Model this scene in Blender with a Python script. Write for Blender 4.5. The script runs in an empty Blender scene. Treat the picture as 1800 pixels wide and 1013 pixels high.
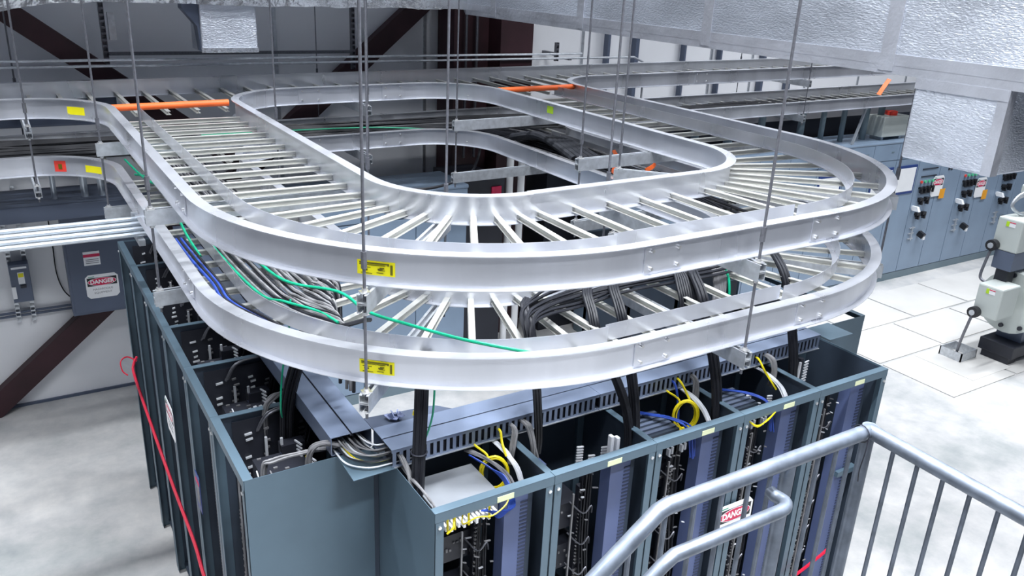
import bpy, math, random
from math import sin, cos, pi, radians, hypot
from mathutils import Vector, Matrix, Quaternion
random.seed(7)
SC = bpy.context.scene
COL = SC.collection

# ------------------------------------------------------------------ camera
cam = bpy.data.cameras.new('camera'); cam_ob = bpy.data.objects.new('camera', cam); COL.objects.link(cam_ob)
cam_ob.location = (0, 0, 4.417)
cam_ob.rotation_euler = (radians(69.0367), radians(-2.5999), radians(-31.5483))
cam.sensor_width = 36; cam.lens = 1457.5 / 1800 * 36; cam.clip_end = 100
SC.camera = cam_ob

# ------------------------------------------------------------------ world, lamps, exposure
W = bpy.data.worlds.new('world'); SC.world = W; W.use_nodes = True
bg = W.node_tree.nodes['Background']; bg.inputs[1].default_value = 1.0          # added ambient gradient, brighter upward, standing in for an unbuilt roof
_tc = W.node_tree.nodes.new('ShaderNodeTexCoord'); _sp = W.node_tree.nodes.new('ShaderNodeSeparateXYZ'); _cr = W.node_tree.nodes.new('ShaderNodeValToRGB')
_mr = W.node_tree.nodes.new('ShaderNodeMapRange'); _mr.inputs['From Min'].default_value = -1
_cr.color_ramp.elements[0].position = 0.5; _cr.color_ramp.elements[0].color = (.015, .018, .03, 1)
_cr.color_ramp.elements[1].position = 1.0; _cr.color_ramp.elements[1].color = (.32, .37, .46, 1)
_e = _cr.color_ramp.elements.new(.62); _e.color = (.03, .034, .048, 1)
W.node_tree.links.new(_tc.outputs['Generated'], _sp.inputs[0]); W.node_tree.links.new(_sp.outputs['Z'], _mr.inputs[0])
W.node_tree.links.new(_mr.outputs[0], _cr.inputs[0]); W.node_tree.links.new(_cr.outputs[0], bg.inputs[0])
SC.view_settings.view_transform = 'Standard'; SC.view_settings.look = 'None'
SC.view_settings.exposure = 0.0; SC.view_settings.gamma = 1; SC.view_settings.use_curve_mapping = False
def area(x, y, z, sx, sy, power, col=(0.93, 0.96, 1.0), rot=(0, 0, 0)):
    l = bpy.data.lights.new('unseen_overhead_light', 'AREA'); l.shape = 'RECTANGLE'; l.size = sx; l.size_y = sy; l.energy = power; l.color = col; l.spread = radians(112)
    o = bpy.data.objects.new('unseen_overhead_light', l); o.location = (x, y, z); o.rotation_euler = rot; COL.objects.link(o)
for (x, y, p) in ((2.2, 1.3, 330), (3.9, 5.4, 200), (6.6, 1.6, 60), (8.8, 3.8, 160), (9.6, 7.0, 130), (-2.0, 5.6, 220), (-1.4, 1.8, 110),  # lamp over the right rear is added to brighten the back wall
                  (12.6, 4.8, 160), (11.0, 1.0, 50), (15.4, 4.6, 110), (1.8, -1.4, 310), (2.0, 3.2, 170)):  # unseen overhead lamps, placed and powered to brighten rails, floor and walls
    area(x, y, 8.0, 2.4, 0.4, p)

# ------------------------------------------------------------------ materials
def mat(name, color, rough=0.5, metal=0.0, var=0.06, scale=6.0, bump=0.0, bscale=60, spec=0.5, stretch=None, dark=None, emit=None, alpha=None, rvar=0.0):
    m = bpy.data.materials.new(name); m.use_nodes = True
    nt = m.node_tree; b = nt.nodes['Principled BSDF']
    b.inputs['Roughness'].default_value = rough; b.inputs['Metallic'].default_value = metal
    b.inputs['Specular IOR Level'].default_value = spec
    tc = nt.nodes.new('ShaderNodeTexCoord'); mp = nt.nodes.new('ShaderNodeMapping'); nz = nt.nodes.new('ShaderNodeTexNoise')
    mp.inputs['Scale'].default_value = stretch or (1, 1, 1)
    nz.inputs['Scale'].default_value = scale; nz.inputs['Detail'].default_value = 5
    nt.links.new(tc.outputs['Object'], mp.inputs['Vector']); nt.links.new(mp.outputs[0], nz.inputs['Vector'])
    r = nt.nodes.new('ShaderNodeValToRGB'); c = color
    d = dark or tuple(max(0, v * (1 - var * 2)) for v in c)
    r.color_ramp.elements[0].position = 0.32; r.color_ramp.elements[1].position = 0.68
    r.color_ramp.elements[0].color = (*d, 1); r.color_ramp.elements[1].color = (*[min(1, v * (1 + var * .5)) for v in c], 1)
    nt.links.new(nz.outputs[0], r.inputs[0]); nt.links.new(r.outputs[0], b.inputs['Base Color'])
    if rvar:
        mr = nt.nodes.new('ShaderNodeMapRange'); mr.inputs['To Min'].default_value = rough - rvar; mr.inputs['To Max'].default_value = rough + rvar
        nt.links.new(nz.outputs[0], mr.inputs[0]); nt.links.new(mr.outputs[0], b.inputs['Roughness'])
    if bump:
        n2 = nt.nodes.new('ShaderNodeTexNoise'); n2.inputs['Scale'].default_value = bscale; n2.inputs['Detail'].default_value = 3
        nt.links.new(mp.outputs[0], n2.inputs['Vector'])
        bp = nt.nodes.new('ShaderNodeBump'); bp.inputs['Strength'].default_value = bump; bp.inputs['Distance'].default_value = 0.02
        nt.links.new(n2.outputs[0], bp.inputs['Height']); nt.links.new(bp.outputs[0], b.inputs['Normal'])
    if emit:
        b.inputs['Emission Color'].default_value = (*emit[0], 1); b.inputs['Emission Strength'].default_value = emit[1]
    return m
M = dict(
    alu=mat('aluminium', (0.80, 0.82, 0.88), 0.29, 0.76, 0.09, 1.2, rvar=0.08, stretch=(2.0, 2.0, .4)),  # upright tone streaks painted in to imitate banded reflections
    rung=mat('rung_aluminium', (0.62, 0.62, 0.59), 0.38, 0.55, 0.05, 5),
    strut=mat('galvanised_strut', (0.62, 0.65, 0.69), 0.4, 0.75, 0.1, 25),
    rod=mat('zinc_rod', (0.17, 0.175, 0.20), 0.45, 0.6, 0.1, 60),
    bolt=mat('zinc_bolt', (0.8, 0.8, 0.8), 0.3, 0.9),
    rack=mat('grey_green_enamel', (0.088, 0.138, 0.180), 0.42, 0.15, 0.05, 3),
    rackin=mat('shaded_rack_paint', (0.035, 0.05, 0.075), 0.5, 0.1, 0.1, 3),  # darker copy of the rack enamel, interior shade put into the colour
    navy=mat('blue_duct_plastic', (0.085, 0.115, 0.24), 0.5, 0.0, 0.08, 3),
    navyd=mat('dark_slot', (0.03, 0.04, 0.08), 0.6),
    shelf=mat('shelf_steel', (0.30, 0.32, 0.35), 0.35, 0.5, 0.08, 4),
    way=mat('wireway_paint', (0.21, 0.26, 0.37), 0.33, 0.25, 0.08, 3),
    dark=mat('dark_equipment', (0.018, 0.02, 0.03), 0.5),
    blk=mat('black_jacket', (0.012, 0.013, 0.018), 0.5, spec=0.3),
    gcab=mat('grey_jacket', (0.20, 0.20, 0.21), 0.5, var=0.2, scale=12),
    lcab=mat('pale_jacket', (0.6, 0.62, 0.66), 0.5),
    green=mat('green_jacket', (0.0, 0.36, 0.19), 0.45),
    blue=mat('blue_jacket', (0.02, 0.06, 0.33), 0.4),
    yel=mat('yellow_jacket', (0.75, 0.62, 0.01), 0.45),
    red=mat('red_jacket', (0.55, 0.01, 0.04), 0.4),
    purple=mat('purple_jacket', (0.16, 0.03, 0.22), 0.5),
    orange=mat('orange_plastic', (0.95, 0.16, 0.03), 0.5),
    sticker=mat('yellow_sticker', (0.85, 0.78, 0.0), 0.5, var=0.03),
    stickb=mat('sticker_print', (0.13, 0.12, 0.0), 0.6),
    tag=mat('cream_tag', (0.74, 0.78, 0.5), 0.5),
    white=mat('white_plastic', (0.85, 0.86, 0.88), 0.45, var=0.02),
    signred=mat('sign_red', (0.62, 0.01, 0.08), 0.45),
    signblk=mat('sign_black', (0.01, 0.01, 0.012), 0.5),
    signtxt=mat('sign_grey_print', (0.2, 0.2, 0.22), 0.6),
    redstick=mat('red_sticker', (0.9, 0.06, 0.04), 0.5),
    mcc=mat('switchgear_paint', (0.24, 0.32, 0.43), 0.4, 0.1, 0.05, 2),
    mccd=mat('switchgear_base', (0.16, 0.22, 0.26), 0.5, 0.1, 0.05, 2),
    panel=mat('panelboard_paint', (0.10, 0.125, 0.185), 0.45, 0.1, 0.05, 2),
    box=mat('machine_grey_green', (0.50, 0.54, 0.52), 0.45, 0.0, 0.04, 2),
    maroon=mat('oxide_primer_steel', (0.04, 0.012, 0.018), 0.6, 0.0, 0.2, 3),
    pipe=mat('galvanised_conduit', (0.66, 0.72, 0.78), 0.32, 0.6, 0.06, 12),
    rail=mat('galvanised_rail', (0.185, 0.215, 0.265), 0.4, 0.55, 0.16, 22),
    foil=mat('foil_insulation', (0.66, 0.70, 0.78), 0.40, 0.78, 0.16, 1.1, bump=0.42, bscale=48, rvar=0.16, stretch=(1, 1, 2.6)),
    foiltape=mat('foil_tape', (0.58, 0.60, 0.66), 0.32, 0.72, 0.10, 4, bump=0.3, bscale=22),
    foilc=mat('crumpled_foil', (0.85, 0.87, 0.9), 0.22, 0.9, 0.05, 4, bump=1.0, bscale=7),
    screen=mat('blue_frame', (0.02, 0.05, 0.2), 0.4),
    ledg=mat('green_lamp', (0.1, 0.6, 0.3), 0.4), ledr=mat('red_lamp', (0.8, 0.08, 0.06), 0.4),
    mesh=mat('grey_wrap', (0.03, 0.033, 0.042), 0.7, bump=0.8, bscale=14),
    knob=mat('black_knob', (0.015, 0.015, 0.018), 0.35),
)
def wall_mat():
    m = mat('insulated_wall_liner', (0.50, 0.50, 0.49), 0.55, 0.0, 0.06, 0.6)
    return m
M['wall'] = wall_mat()
M['wallw'] = mat('white_wall_liner', (0.88, 0.89, 0.92), 0.5, 0.0, 0.03, 0.7)
def floor_mat():
    m = bpy.data.materials.new('concrete_floor'); m.use_nodes = True
    nt = m.node_tree; b = nt.nodes['Principled BSDF']; b.inputs['Roughness'].default_value = 0.42
    tc = nt.nodes.new('ShaderNodeTexCoord')
    n1 = nt.nodes.new('ShaderNodeTexNoise'); n1.inputs['Scale'].default_value = 0.9; n1.inputs['Detail'].default_value = 8; n1.inputs['Roughness'].default_value = 0.62
    n2 = nt.nodes.new('ShaderNodeTexNoise'); n2.inputs['Scale'].default_value = 4.5; n2.inputs['Detail'].default_value = 8; n2.inputs['Roughness'].default_value = 0.7
    for n in (n1, n2): nt.links.new(tc.outputs['Object'], n.inputs['Vector'])
    r1 = nt.nodes.new('ShaderNodeValToRGB'); e = r1.color_ramp.elements
    e[0].position = 0.33; e[0].color = (0.34, 0.36, 0.36, 1); e[1].position = 0.62; e[1].color = (0.60, 0.59, 0.575, 1)
    k = e.new(0.5); k.color = (0.50, 0.495, 0.49, 1)
    r2 = nt.nodes.new('ShaderNodeValToRGB'); e = r2.color_ramp.elements
    e[0].position = 0.3; e[0].color = (0.80, 0.82, 0.84, 1); e[1].position = 0.7; e[1].color = (1.05, 1.04, 1.03, 1)
    nt.links.new(n1.outputs[0], r1.inputs[0]); nt.links.new(n2.outputs[0], r2.inputs[0])
    mx = nt.nodes.new('ShaderNodeMix'); mx.data_type = 'RGBA'; mx.blend_type = 'MULTIPLY'; mx.inputs[0].default_value = 1
    nt.links.new(r1.outputs[0], mx.inputs[6]); nt.links.new(r2.outputs[0], mx.inputs[7]); nt.links.new(mx.outputs[2], b.inputs['Base Color'])
    mr = nt.nodes.new('ShaderNodeMapRange'); mr.inputs['To Min'].default_value = 0.32; mr.inputs['To Max'].default_value = 0.6
    nt.links.new(n2.outputs[0], mr.inputs[0]); nt.links.new(mr.outputs[0], b.inputs['Roughness'])
    return m
M['floor'] = floor_mat()
M['cover'] = mat('trench_cover', (0.60, 0.59, 0.57), 0.5, 0.0, 0.06, 1.5)

# ------------------------------------------------------------------ helpers
ORG = {}
class MB:
    def __init__(s): s.v = []; s.f = []
    def box(s, x0, y0, z0, x1, y1, z1):
        n = len(s.v)
        s.v += [(x0, y0, z0), (x1, y0, z0), (x1, y1, z0), (x0, y1, z0), (x0, y0, z1), (x1, y0, z1), (x1, y1, z1), (x0, y1, z1)]
        s.f += [tuple(n + i for i in q) for q in ((3, 2, 1, 0), (4, 5, 6, 7), (0, 1, 5, 4), (1, 2, 6, 5), (2, 3, 7, 6), (3, 0, 4, 7))]
        return s
    def obox(s, c, ax, ay, az):                      # centre and three half-axis vectors
        c, ax, ay, az = map(Vector, (c, ax, ay, az)); n = len(s.v)
        for k in ((-1, -1, -1), (1, -1, -1), (1, 1, -1), (-1, 1, -1), (-1, -1, 1), (1, -1, 1), (1, 1, 1), (-1, 1, 1)):
            s.v.append(tuple(c + ax * k[0] + ay * k[1] + az * k[2]))
        s.f += [tuple(n + i for i in q) for q in ((3, 2, 1, 0), (4, 5, 6, 7), (0, 1, 5, 4), (1, 2, 6, 5), (2, 3, 7, 6), (3, 0, 4, 7))]
        return s
    def bar(s, a, b, w, h, up=(0, 0, 1)):            # rectangular bar from a to b
        a, b, up = Vector(a), Vector(b), Vector(up); d = (b - a); L = d.length; d = d / L
        side = d.cross(up); side = side.normalized() if side.length > 1e-6 else Vector((1, 0, 0)); u = side.cross(d)
        return s.obox((a + b) / 2, d * L / 2, side * w / 2, u * h / 2)
    def prism(s, poly, z0, z1):
        n = len(s.v); k = len(poly)
        s.v += [(x, y, z0) for x, y in poly] + [(x, y, z1) for x, y in poly]
        s.f.append(tuple(n + i for i in reversed(range(k)))); s.f.append(tuple(n + k + i for i in range(k)))
        s.f += [(n + i, n + (i + 1) % k, n + k + (i + 1) % k, n + k + i) for i in range(k)]
        return s
    def hull(s, poly3, off):                         # planar polygon given a thickness vector
        off = Vector(off); n = len(s.v); k = len(poly3)
        s.v += [tuple(p) for p in poly3] + [tuple(Vector(p) + off) for p in poly3]
        s.f.append(tuple(n + i for i in reversed(range(k)))); s.f.append(tuple(n + k + i for i in range(k)))
        s.f += [(n + i, n + (i + 1) % k, n + k + (i + 1) % k, n + k + i) for i in range(k)]
        return s
    def tube(s, pts, r, n=8, caps=True):
        P = [Vector(p) for p in pts]; b = len(s.v); u = None
        for i, p in enumerate(P):
            t = ((P[min(i + 1, len(P) - 1)] - P[max(i - 1, 0)])).normalized()
            if u is None: u = t.cross(Vector((0, 0, 1))); u = u if u.length > 1e-3 else Vector((1, 0, 0))
            u = (u - t * u.dot(t)); u = u.normalized() if u.length > 1e-6 else t.orthogonal().normalized()
            w = t.cross(u); rr = r[i] if isinstance(r, (list, tuple)) else r
            for k in range(n):
                a = 2 * pi * k / n; s.v.append(tuple(p + (u * cos(a) + w * sin(a)) * rr))
        for i in range(len(P) - 1):
            for k in range(n):
                s.f.append((b + i * n + k, b + i * n + (k + 1) % n, b + (i + 1) * n + (k + 1) % n, b + (i + 1) * n + k))
        if caps:
            s.f.append(tuple(b + k for k in reversed(range(n)))); s.f.append(tuple(b + (len(P) - 1) * n + k for k in range(n)))
        return s
    def cyl(s, a, b, r, n=16): return s.tube([a, b], r, n)
    def sweep(s, path, prof, zf=None, closed=True):  # path in xy; prof (offset to the left, z) closed polygon
        b = len(s.v); m = len(prof)
        for i, (x, y) in enumerate(path):
            x0, y0 = path[max(i - 1, 0)]; x1, y1 = path[min(i + 1, len(path) - 1)]
            L = hypot(x1 - x0, y1 - y0); nx, ny = -(y1 - y0) / L, (x1 - x0) / L
            dz = zf(x, y) if zf else 0
            for o, z in prof: s.v.append((x + nx * o, y + ny * o, z + dz))
        for i in range(len(path) - 1):
            for k in range(m):
                s.f.append((b + i * m + k, b + (i + 1) * m + k, b + (i + 1) * m + (k + 1) % m, b + i * m + (k + 1) % m))
        s.f.append(tuple(b + k for k in range(m))); s.f.append(tuple(b + (len(path) - 1) * m + k for k in reversed(range(m))))
        return s
    def build(s, name, m, parent=None, smooth=False, bevel=0, world=True):
        me = bpy.data.meshes.new(name)
        o3 = ORG.get(parent.name, (0, 0, 0)) if (parent and world) else (0, 0, 0)
        me.from_pydata([(x - o3[0], y - o3[1], z - o3[2]) for x, y, z in s.v], [], s.f); me.update()
        me.materials.append(M[m] if isinstance(m, str) else m)
        if smooth:
            me.shade_smooth(); 
            try: me.set_sharp_from_angle(angle=radians(40))
            except Exception: pass
        o = bpy.data.objects.new(name, me); COL.objects.link(o)
        if parent: o.parent = parent; ORG[o.name] = o3
        if bevel:
            bv = o.modifiers.new('bevel', 'BEVEL'); bv.width = bevel; bv.segments = 2; bv.limit_method = 'ANGLE'
        return o
def tag(o, label, cat, group=None, kind=None):
    o['label'] = label; o['category'] = cat
    if group: o['group'] = group
    if kind: o['kind'] = kind
    return o
def thing(name, label, cat, loc=(0, 0, 0), rz=0, group=None):
    o = bpy.data.objects.new(name, None); COL.objects.link(o); o.location = loc; o.rotation_euler = (0, 0, rz)
    o.empty_display_size = 0.1; ORG[o.name] = tuple(loc)
    return tag(o, label, cat, group)
def struct(o): o['kind'] = 'structure'; return o
def smooth_path(pts, n=6):                            # Catmull-Rom
    P = [Vector(p) for p in pts]; out = []
    for i in range(len(P) - 1):
        a, b, c, d = P[max(i - 1, 0)], P[i], P[i + 1], P[min(i + 2, len(P) - 1)]
        for k in range(n):
            t = k / n
            out.append(0.5 * ((2 * b) + (c - a) * t + (2 * a - 5 * b + 4 * c - d) * t * t + (3 * b - a - 3 * c + d) * t ** 3))
    out.append(P[-1]); return out
def cable(name, pts, r, m, label, group=None, n=6, seg=6, cat='cable'):
    o = MB().tube(smooth_path(pts, seg), r, n).build(name, m, smooth=True)
    return tag(o, label, cat, group)
FONTC = [0]
def text(name, body, size, m, parent, loc, rot, extrude=0.001, sx=1.0, align='CENTER', bold=0.0):
    c = bpy.data.curves.new(name, 'FONT'); c.body = body; c.size = size; c.extrude = extrude; c.align_x = align; c.align_y = 'CENTER'; c.offset = bold
    c.materials.append(M[m]); o = bpy.data.objects.new(name, c); COL.objects.link(o)
    bpy.context.view_layer.update()
    me = bpy.data.meshes.new_from_object(o.evaluated_get(bpy.context.evaluated_depsgraph_get())); bpy.data.objects.remove(o)
    o = bpy.data.objects.new(name, me); COL.objects.link(o)
    o.parent = parent; o.location = loc; o.rotation_euler = rot; o.scale = (sx, 1, 1); return o

# ------------------------------------------------------------------ setting
struct(MB().box(-9, -7, -0.2, 19, 8.97, 0).build('floor', 'floor'))
w = MB()
w.box(-9, 8.97, 0, 19, 9.15, 6.9)
struct(w.build('wall_back', 'wallw'))
w = MB()                                              # joints of the liner panels and horizontal seam
for x in (-1.6, -0.4, 2.62, 4.35, 6.6, 7.45, 8.9, 9.75, 11.0, 12.3, 13.6):
    w.box(x, 8.955, 0, x + 0.035, 8.969, 6.9)
struct(w.build('trim_1', 'strut'))
struct(MB().box(-9, 8.95, 0, 19, 8.968, 0.03).build('baseboard_back', 'panel'))
# trench covers let into the concrete right of the racks
tr = MB()
random.seed(3)
for (x, y, lx, ly) in ((9.05, 4.5, 1.3, .95), (10.4, 4.5, 1.3, .95), (9.05, 5.49, 1.3, .75), (10.4, 5.49, 1.3, .75), (11.74, 5.49, 1.3, .75), (13.1, 5.49, 1.3, .75),
                       (9.6, 6.28, 1.3, .85), (10.94, 6.28, 1.3, .85), (12.3, 6.28, 1.3, .85), (13.6, 6.28, 1.3, .85), (14.95, 6.28, 1.3, .85), (7.7, 5.49, 1.3, .75), (8.3, 6.28, 1.25, .85)):
    tr.box(x, y, 0.0005, x + lx, y + ly, 0.012)
struct(tr.build('trim_2', 'cover', bevel=0.003))

# ------------------------------------------------------------------ cable trays
CX, CY, XR = 2.28, 4.057, 3.46
def zt(x): return 0.010 * (x - 2.9)
zf = lambda x, y: zt(x)
def arc(cx, cy, r, a0, a1, n=18): return [(cx + r * cos(radians(a0 + (a1 - a0) * k / n)), cy + r * sin(radians(a0 + (a1 - a0) * k / n))) for k in range(n + 1)]
def line(a, b, st=0.5):
    n = max(1, int(hypot(b[0] - a[0], b[1] - a[1]) / st)); return [(a[0] + (b[0] - a[0]) * k / n, a[1] + (b[1] - a[1]) * k / n) for k in range(n + 1)]
H = 0.150
def iprof(top, fw=0.030, th=0.004):
    w = 0.002; b = top - H
    return [(-fw, b), (fw, b), (fw, b + th), (w, b + th + .002), (w, top - th - .002), (fw, top - th), (fw, top), (-fw, top), (-fw, top - th), (-w, top - th - .002), (-w, b + th + .002), (-fw, b + th)]
def rail(path, top, parent):
    return MB().sweep(path, iprof(top), zf).build('side_rail', 'alu', parent, smooth=True)
def rung(a, b, top, parent):
    z = top - H + 0.032 + zt((a[0] + b[0]) / 2)
    A = Vector((a[0], a[1], z)); B = Vector((b[0], b[1], z)); m = MB()
    m.bar(A + Vector((0, 0, .011)), B + Vector((0, 0, .011)), 0.030, 0.004)
    m.bar(A + Vector((0, 0, -.002)), B + Vector((0, 0, -.002)), 0.004, 0.024)
    m.bar(A + Vector((0, 0, -.015)), B + Vector((0, 0, -.015)), 0.036, 0.003)
    return m.build('rung', 'rung', parent)
def splice(x, y, dx, dy, nx, ny, top, parent):        # splice plate with four bolts on a straight rail; n = outward
    z = top - H / 2 + zt(x)
    m = MB().obox((x + nx * .006, y + ny * .006, z), (dx * .11, dy * .11, 0), (nx * .003, ny * .003, 0), (0, 0, .058))
    p = m.build('splice_plate', 'alu', parent)
    for sx in (-.075, .0, .075):
        for sz in (-.04, .04):
            if sx == 0: continue
            c = Vector((x + dx * sx + nx * .008, y + dy * sx + ny * .008, z + sz)); MB().cyl(c, c + Vector((nx, ny, 0)) * .012, .0085, 8).build('bolt', 'bolt', p)
def divider(path, top, parent):
    b = top - H + .048
    return MB().sweep(path, [(0, b), (0, top - .018), (.0025, top - .018), (.0025, b + .003), (.035, b + .003), (.035, b)], zf).build('divider_strip', 'alu', parent, smooth=True)
def sticker(cx, cy, r, a0, a1, z0, z1, parent, m='sticker'):
    P = arc(cx, cy, r, a0, a1, 8); p = MB().sweep(P, [(0, z0), (0.0015, z0), (0.0015, z1), (0, z1)], zf).build('warning_sticker', m, parent)
    pr = MB(); L = z1 - z0
    for (u0, u1, v0, v1) in ((.06, .8, .80, .90), (.06, .75, .70, .74), (.10, .36, .52, .55), (.14, .28, .30, .42), (.10, .4, .10, .14), (.55, .68, .42, .5), (.60, .72, .50, .58), (.56, .74, .36, .39), (.52, .7, .18, .22), (.88, .94, .12, .82), (.8, .85, .74, .9)):
        q = arc(cx, cy, r + .0012, a0 + (a1 - a0) * u0, a0 + (a1 - a0) * u1, 3)
        pr.sweep(q, [(-.0006, z0 + L * v0), (.0006, z0 + L * v0), (.0006, z0 + L * v1), (-.0006, z0 + L * v1)], zf)
    pr.build('printed_text', 'stickb', p); return p

XO, XI, YO, YI = 0.75, 1.658, 2.527, 3.447           # web lines of the left and front legs
XRI, XRO = 4.07, 4.99
YN, YF = 7.35, 8.27
RI, RO = 0.61, 1.53
FL = 0.61                                             # flare radius of the tee fittings
def build_level(top, lv):
    hi = 'upper' if lv == 0 else 'lower'
    # left straight leg
    t = thing('cable_tray', f'straight aluminium ladder tray of the {hi} level running back along the left', 'cable tray', (1.2, 5.4, top - H), group=f'{hi} level ladder tray sections')
    rail([(XO, YN - FL - .001)] + line((XO, 6.7), (XO, CY)), top, t); rail(line((XI, YN - RI), (XI, CY)), top, t)
    y = 4.17; 
    while y < 6.80: rung((XO, y), (XI, y), top, t); y += .2286
    divider(line((XO + .20, 6.9), (XO + .20, CY)), top, t)
    splice(XO, 4.3, 0, 1, -1, 0, top, t)
    # front-left elbow
    t = thing('cable_tray', f'curved aluminium ladder tray elbow of the {hi} level at the front left', 'cable tray', (CX - 1, CY - 1, top - H), group=f'{hi} level ladder tray sections')
    rail(arc(CX, CY, RO, 180, 270, 24), top, t); rail(arc(CX, CY, RI + .012, 180, 270, 18), top, t)
    for k in range(8):
        a = radians(180 + 11.25 * (k + .5)); rung((CX + RI * cos(a), CY + RI * sin(a)), (CX + RO * cos(a), CY + RO * sin(a)), top, t)
    divider(arc(CX, CY, RO - .20, 180, 270, 24), top, t)
    a0, a1 = ((223.5, 229.5) if lv == 0 else (223.5, 229.3))
    sticker(CX, CY, RO + .002, a1, a0, top - .115, top - .055, t) if False else sticker(CX, CY, RO + .004, a0, a1, top - .112, top - .052, t)
    # front straight
    t = thing('cable_tray', f'straight aluminium ladder tray of the {hi} level along the front row of racks', 'cable tray', ((CX + XR) / 2, 3, top - H), group=f'{hi} level ladder tray sections')
    rail(line((CX, YO), (XR, YO)), top, t); rail(line((CX, YI), (XR, YI)), top, t)
    x = CX + .06
    while x < XR: rung((x, YI), (x, YO), top, t); x += .2286
    divider(line((CX, YO + .22), (XR, YO + .22)), top, t)
    splice(CX + .1, YO, 1, 0, 0, -1, top, t); splice(XR - .02, YO, 1, 0, 0, -1, top, t)
    # front-right elbow
    t = thing('cable_tray', f'curved aluminium ladder tray elbow of the {hi} level at the front right', 'cable tray', (XR + 1, CY - 1, top - H), group=f'{hi} level ladder tray sections')
    rail(arc(XR, CY, RO, 270, 360, 24), top, t); rail(arc(XR, CY, RI, 270, 360, 18), top, t)
    for k in range(8):
        a = radians(270 + 11.25 * (k + .5)); rung((XR + RI * cos(a), CY + RI * sin(a)), (XR + RO * cos(a), CY + RO * sin(a)), top, t)
    divider(arc(XR, CY, RO - .20, 270, 360, 24), top, t)
    # right straight leg
    t = thing('cable_tray', f'straight aluminium ladder tray of the {hi} level running back along the right', 'cable tray', (4.5, 5.4, top - H), group=f'{hi} level ladder tray sections')
    rail(line((XRO, CY), (XRO, YN - FL)), top, t); rail(line((XRI, CY), (XRI, YN - RI)), top, t)
    y = 4.17
    while y < 6.80: rung((XRI, y), (XRO, y), top, t); y += .2286
    divider(line((XRO - .20, CY), (XRO - .20, 6.9)), top, t)
    if lv == 0:
        MB().box(XRI - .0045, 5.86, top - .09 + zt(4), XRI - .0025, 5.95, top - .03 + zt(4)).build('green_sticker', mat('lime_sticker', (.5, .8, .02), .5), t)
    # back run with the two tees
    t = thing('cable_tray', f'long aluminium ladder tray of the {hi} level along the back wall', 'cable tray', (3, 7.8, top - H), group=f'{hi} level ladder tray sections')
    rail(line((-3.5, YF), (15, YF), 1), top, t)
    rail(line((-3.5, YN), (XO - FL, YN), .5)[:-1] + arc(XO - FL, YN - FL, FL, 90, 0, 14), top, t)
    rail(arc(XI + RI, YN - RI, RI, 180, 90, 14) + line((XI + RI, YN), (XRI - RI, YN), .5)[1:-1] + arc(XRI - RI, YN - RI, RI, 90, 0, 14), top, t)
    rail(arc(XRO + FL, YN - FL, FL, 180, 90, 14) + line((XRO + FL, YN), (15, YN), .5)[1:], top, t)
    x = -2.0
    def near_y(x):
        for c, r in ((XO - FL, FL), (XRI - RI, RI)):
            if c < x <= c + r: return YN - r + math.sqrt(r * r - (x - c) ** 2)
        for c, r in ((XI + RI, RI), (XRO + FL, FL)):
            if c - r <= x < c: return YN - r + math.sqrt(r * r - (c - x) ** 2)
        return YN - .27 if (XO < x < XI or XRI < x < XRO) else YN
    while x < 14: rung((x, max(near_y(x), YN - .33)), (x, YF), top, t); x += .2286
    splice(2.45, YN, 1, 0, 0, -1, top, t); splice(3.25, YN, 1, 0, 0, -1, top, t); splice(7.2, YN, 1, 0, 0, -1, top, t)
    s0, s1 = ((0.50, 0.64) if lv == 0 else (0.545, 0.66))
    # stickers on the flare left of the left leg
    cx, cy = XO - FL, YN - FL
    if lv == 0: sticker(cx, cy, FL - .003, 54, 40, top - .115, top - .055, t)
    else:
        sticker(cx, cy, FL - .003, 46, 31, top - .115, top - .06, t)
        sq = MB().sweep(arc(cx, cy, FL - .004, 69, 61, 3), [(-.001, top - .12), (.0, top - .12), (.0, top - .035), (-.001, top - .035)], zf).build('red_sticker', 'redstick', t)
        MB().sweep(arc(cx, cy, FL - .007, 66.3, 63.7, 2), [(-.0006, top - .10), (.0, top - .10), (.0, top - .075), (-.0006, top - .06)], zf).build('printed_mark', 'stickb', sq)
TU, TL = 3.37, 2.925
build_level(TU, 0); build_level(TL, 1)

# orange padding tubes across the tray mouths
for (x0, x1, y, lab) in ((XO + .02, XI - .03, 6.90, 'long orange tube laid across the upper left tray where it meets the back run'),
                         (XRI + .03, XRO + .0, 6.86, 'long orange tube laid across the upper right tray where it meets the back run')):
    o = MB().tube([(x0, y, TU + zt(x0) - .03), ((x0 + x1) / 2, y, TU - .03 + zt((x0 + x1) / 2)), (x1 , y, TU - .03 + zt(x1))], .026, 12).build('orange_tube', 'orange', smooth=True)
    tag(o, lab, 'tube')

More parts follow.
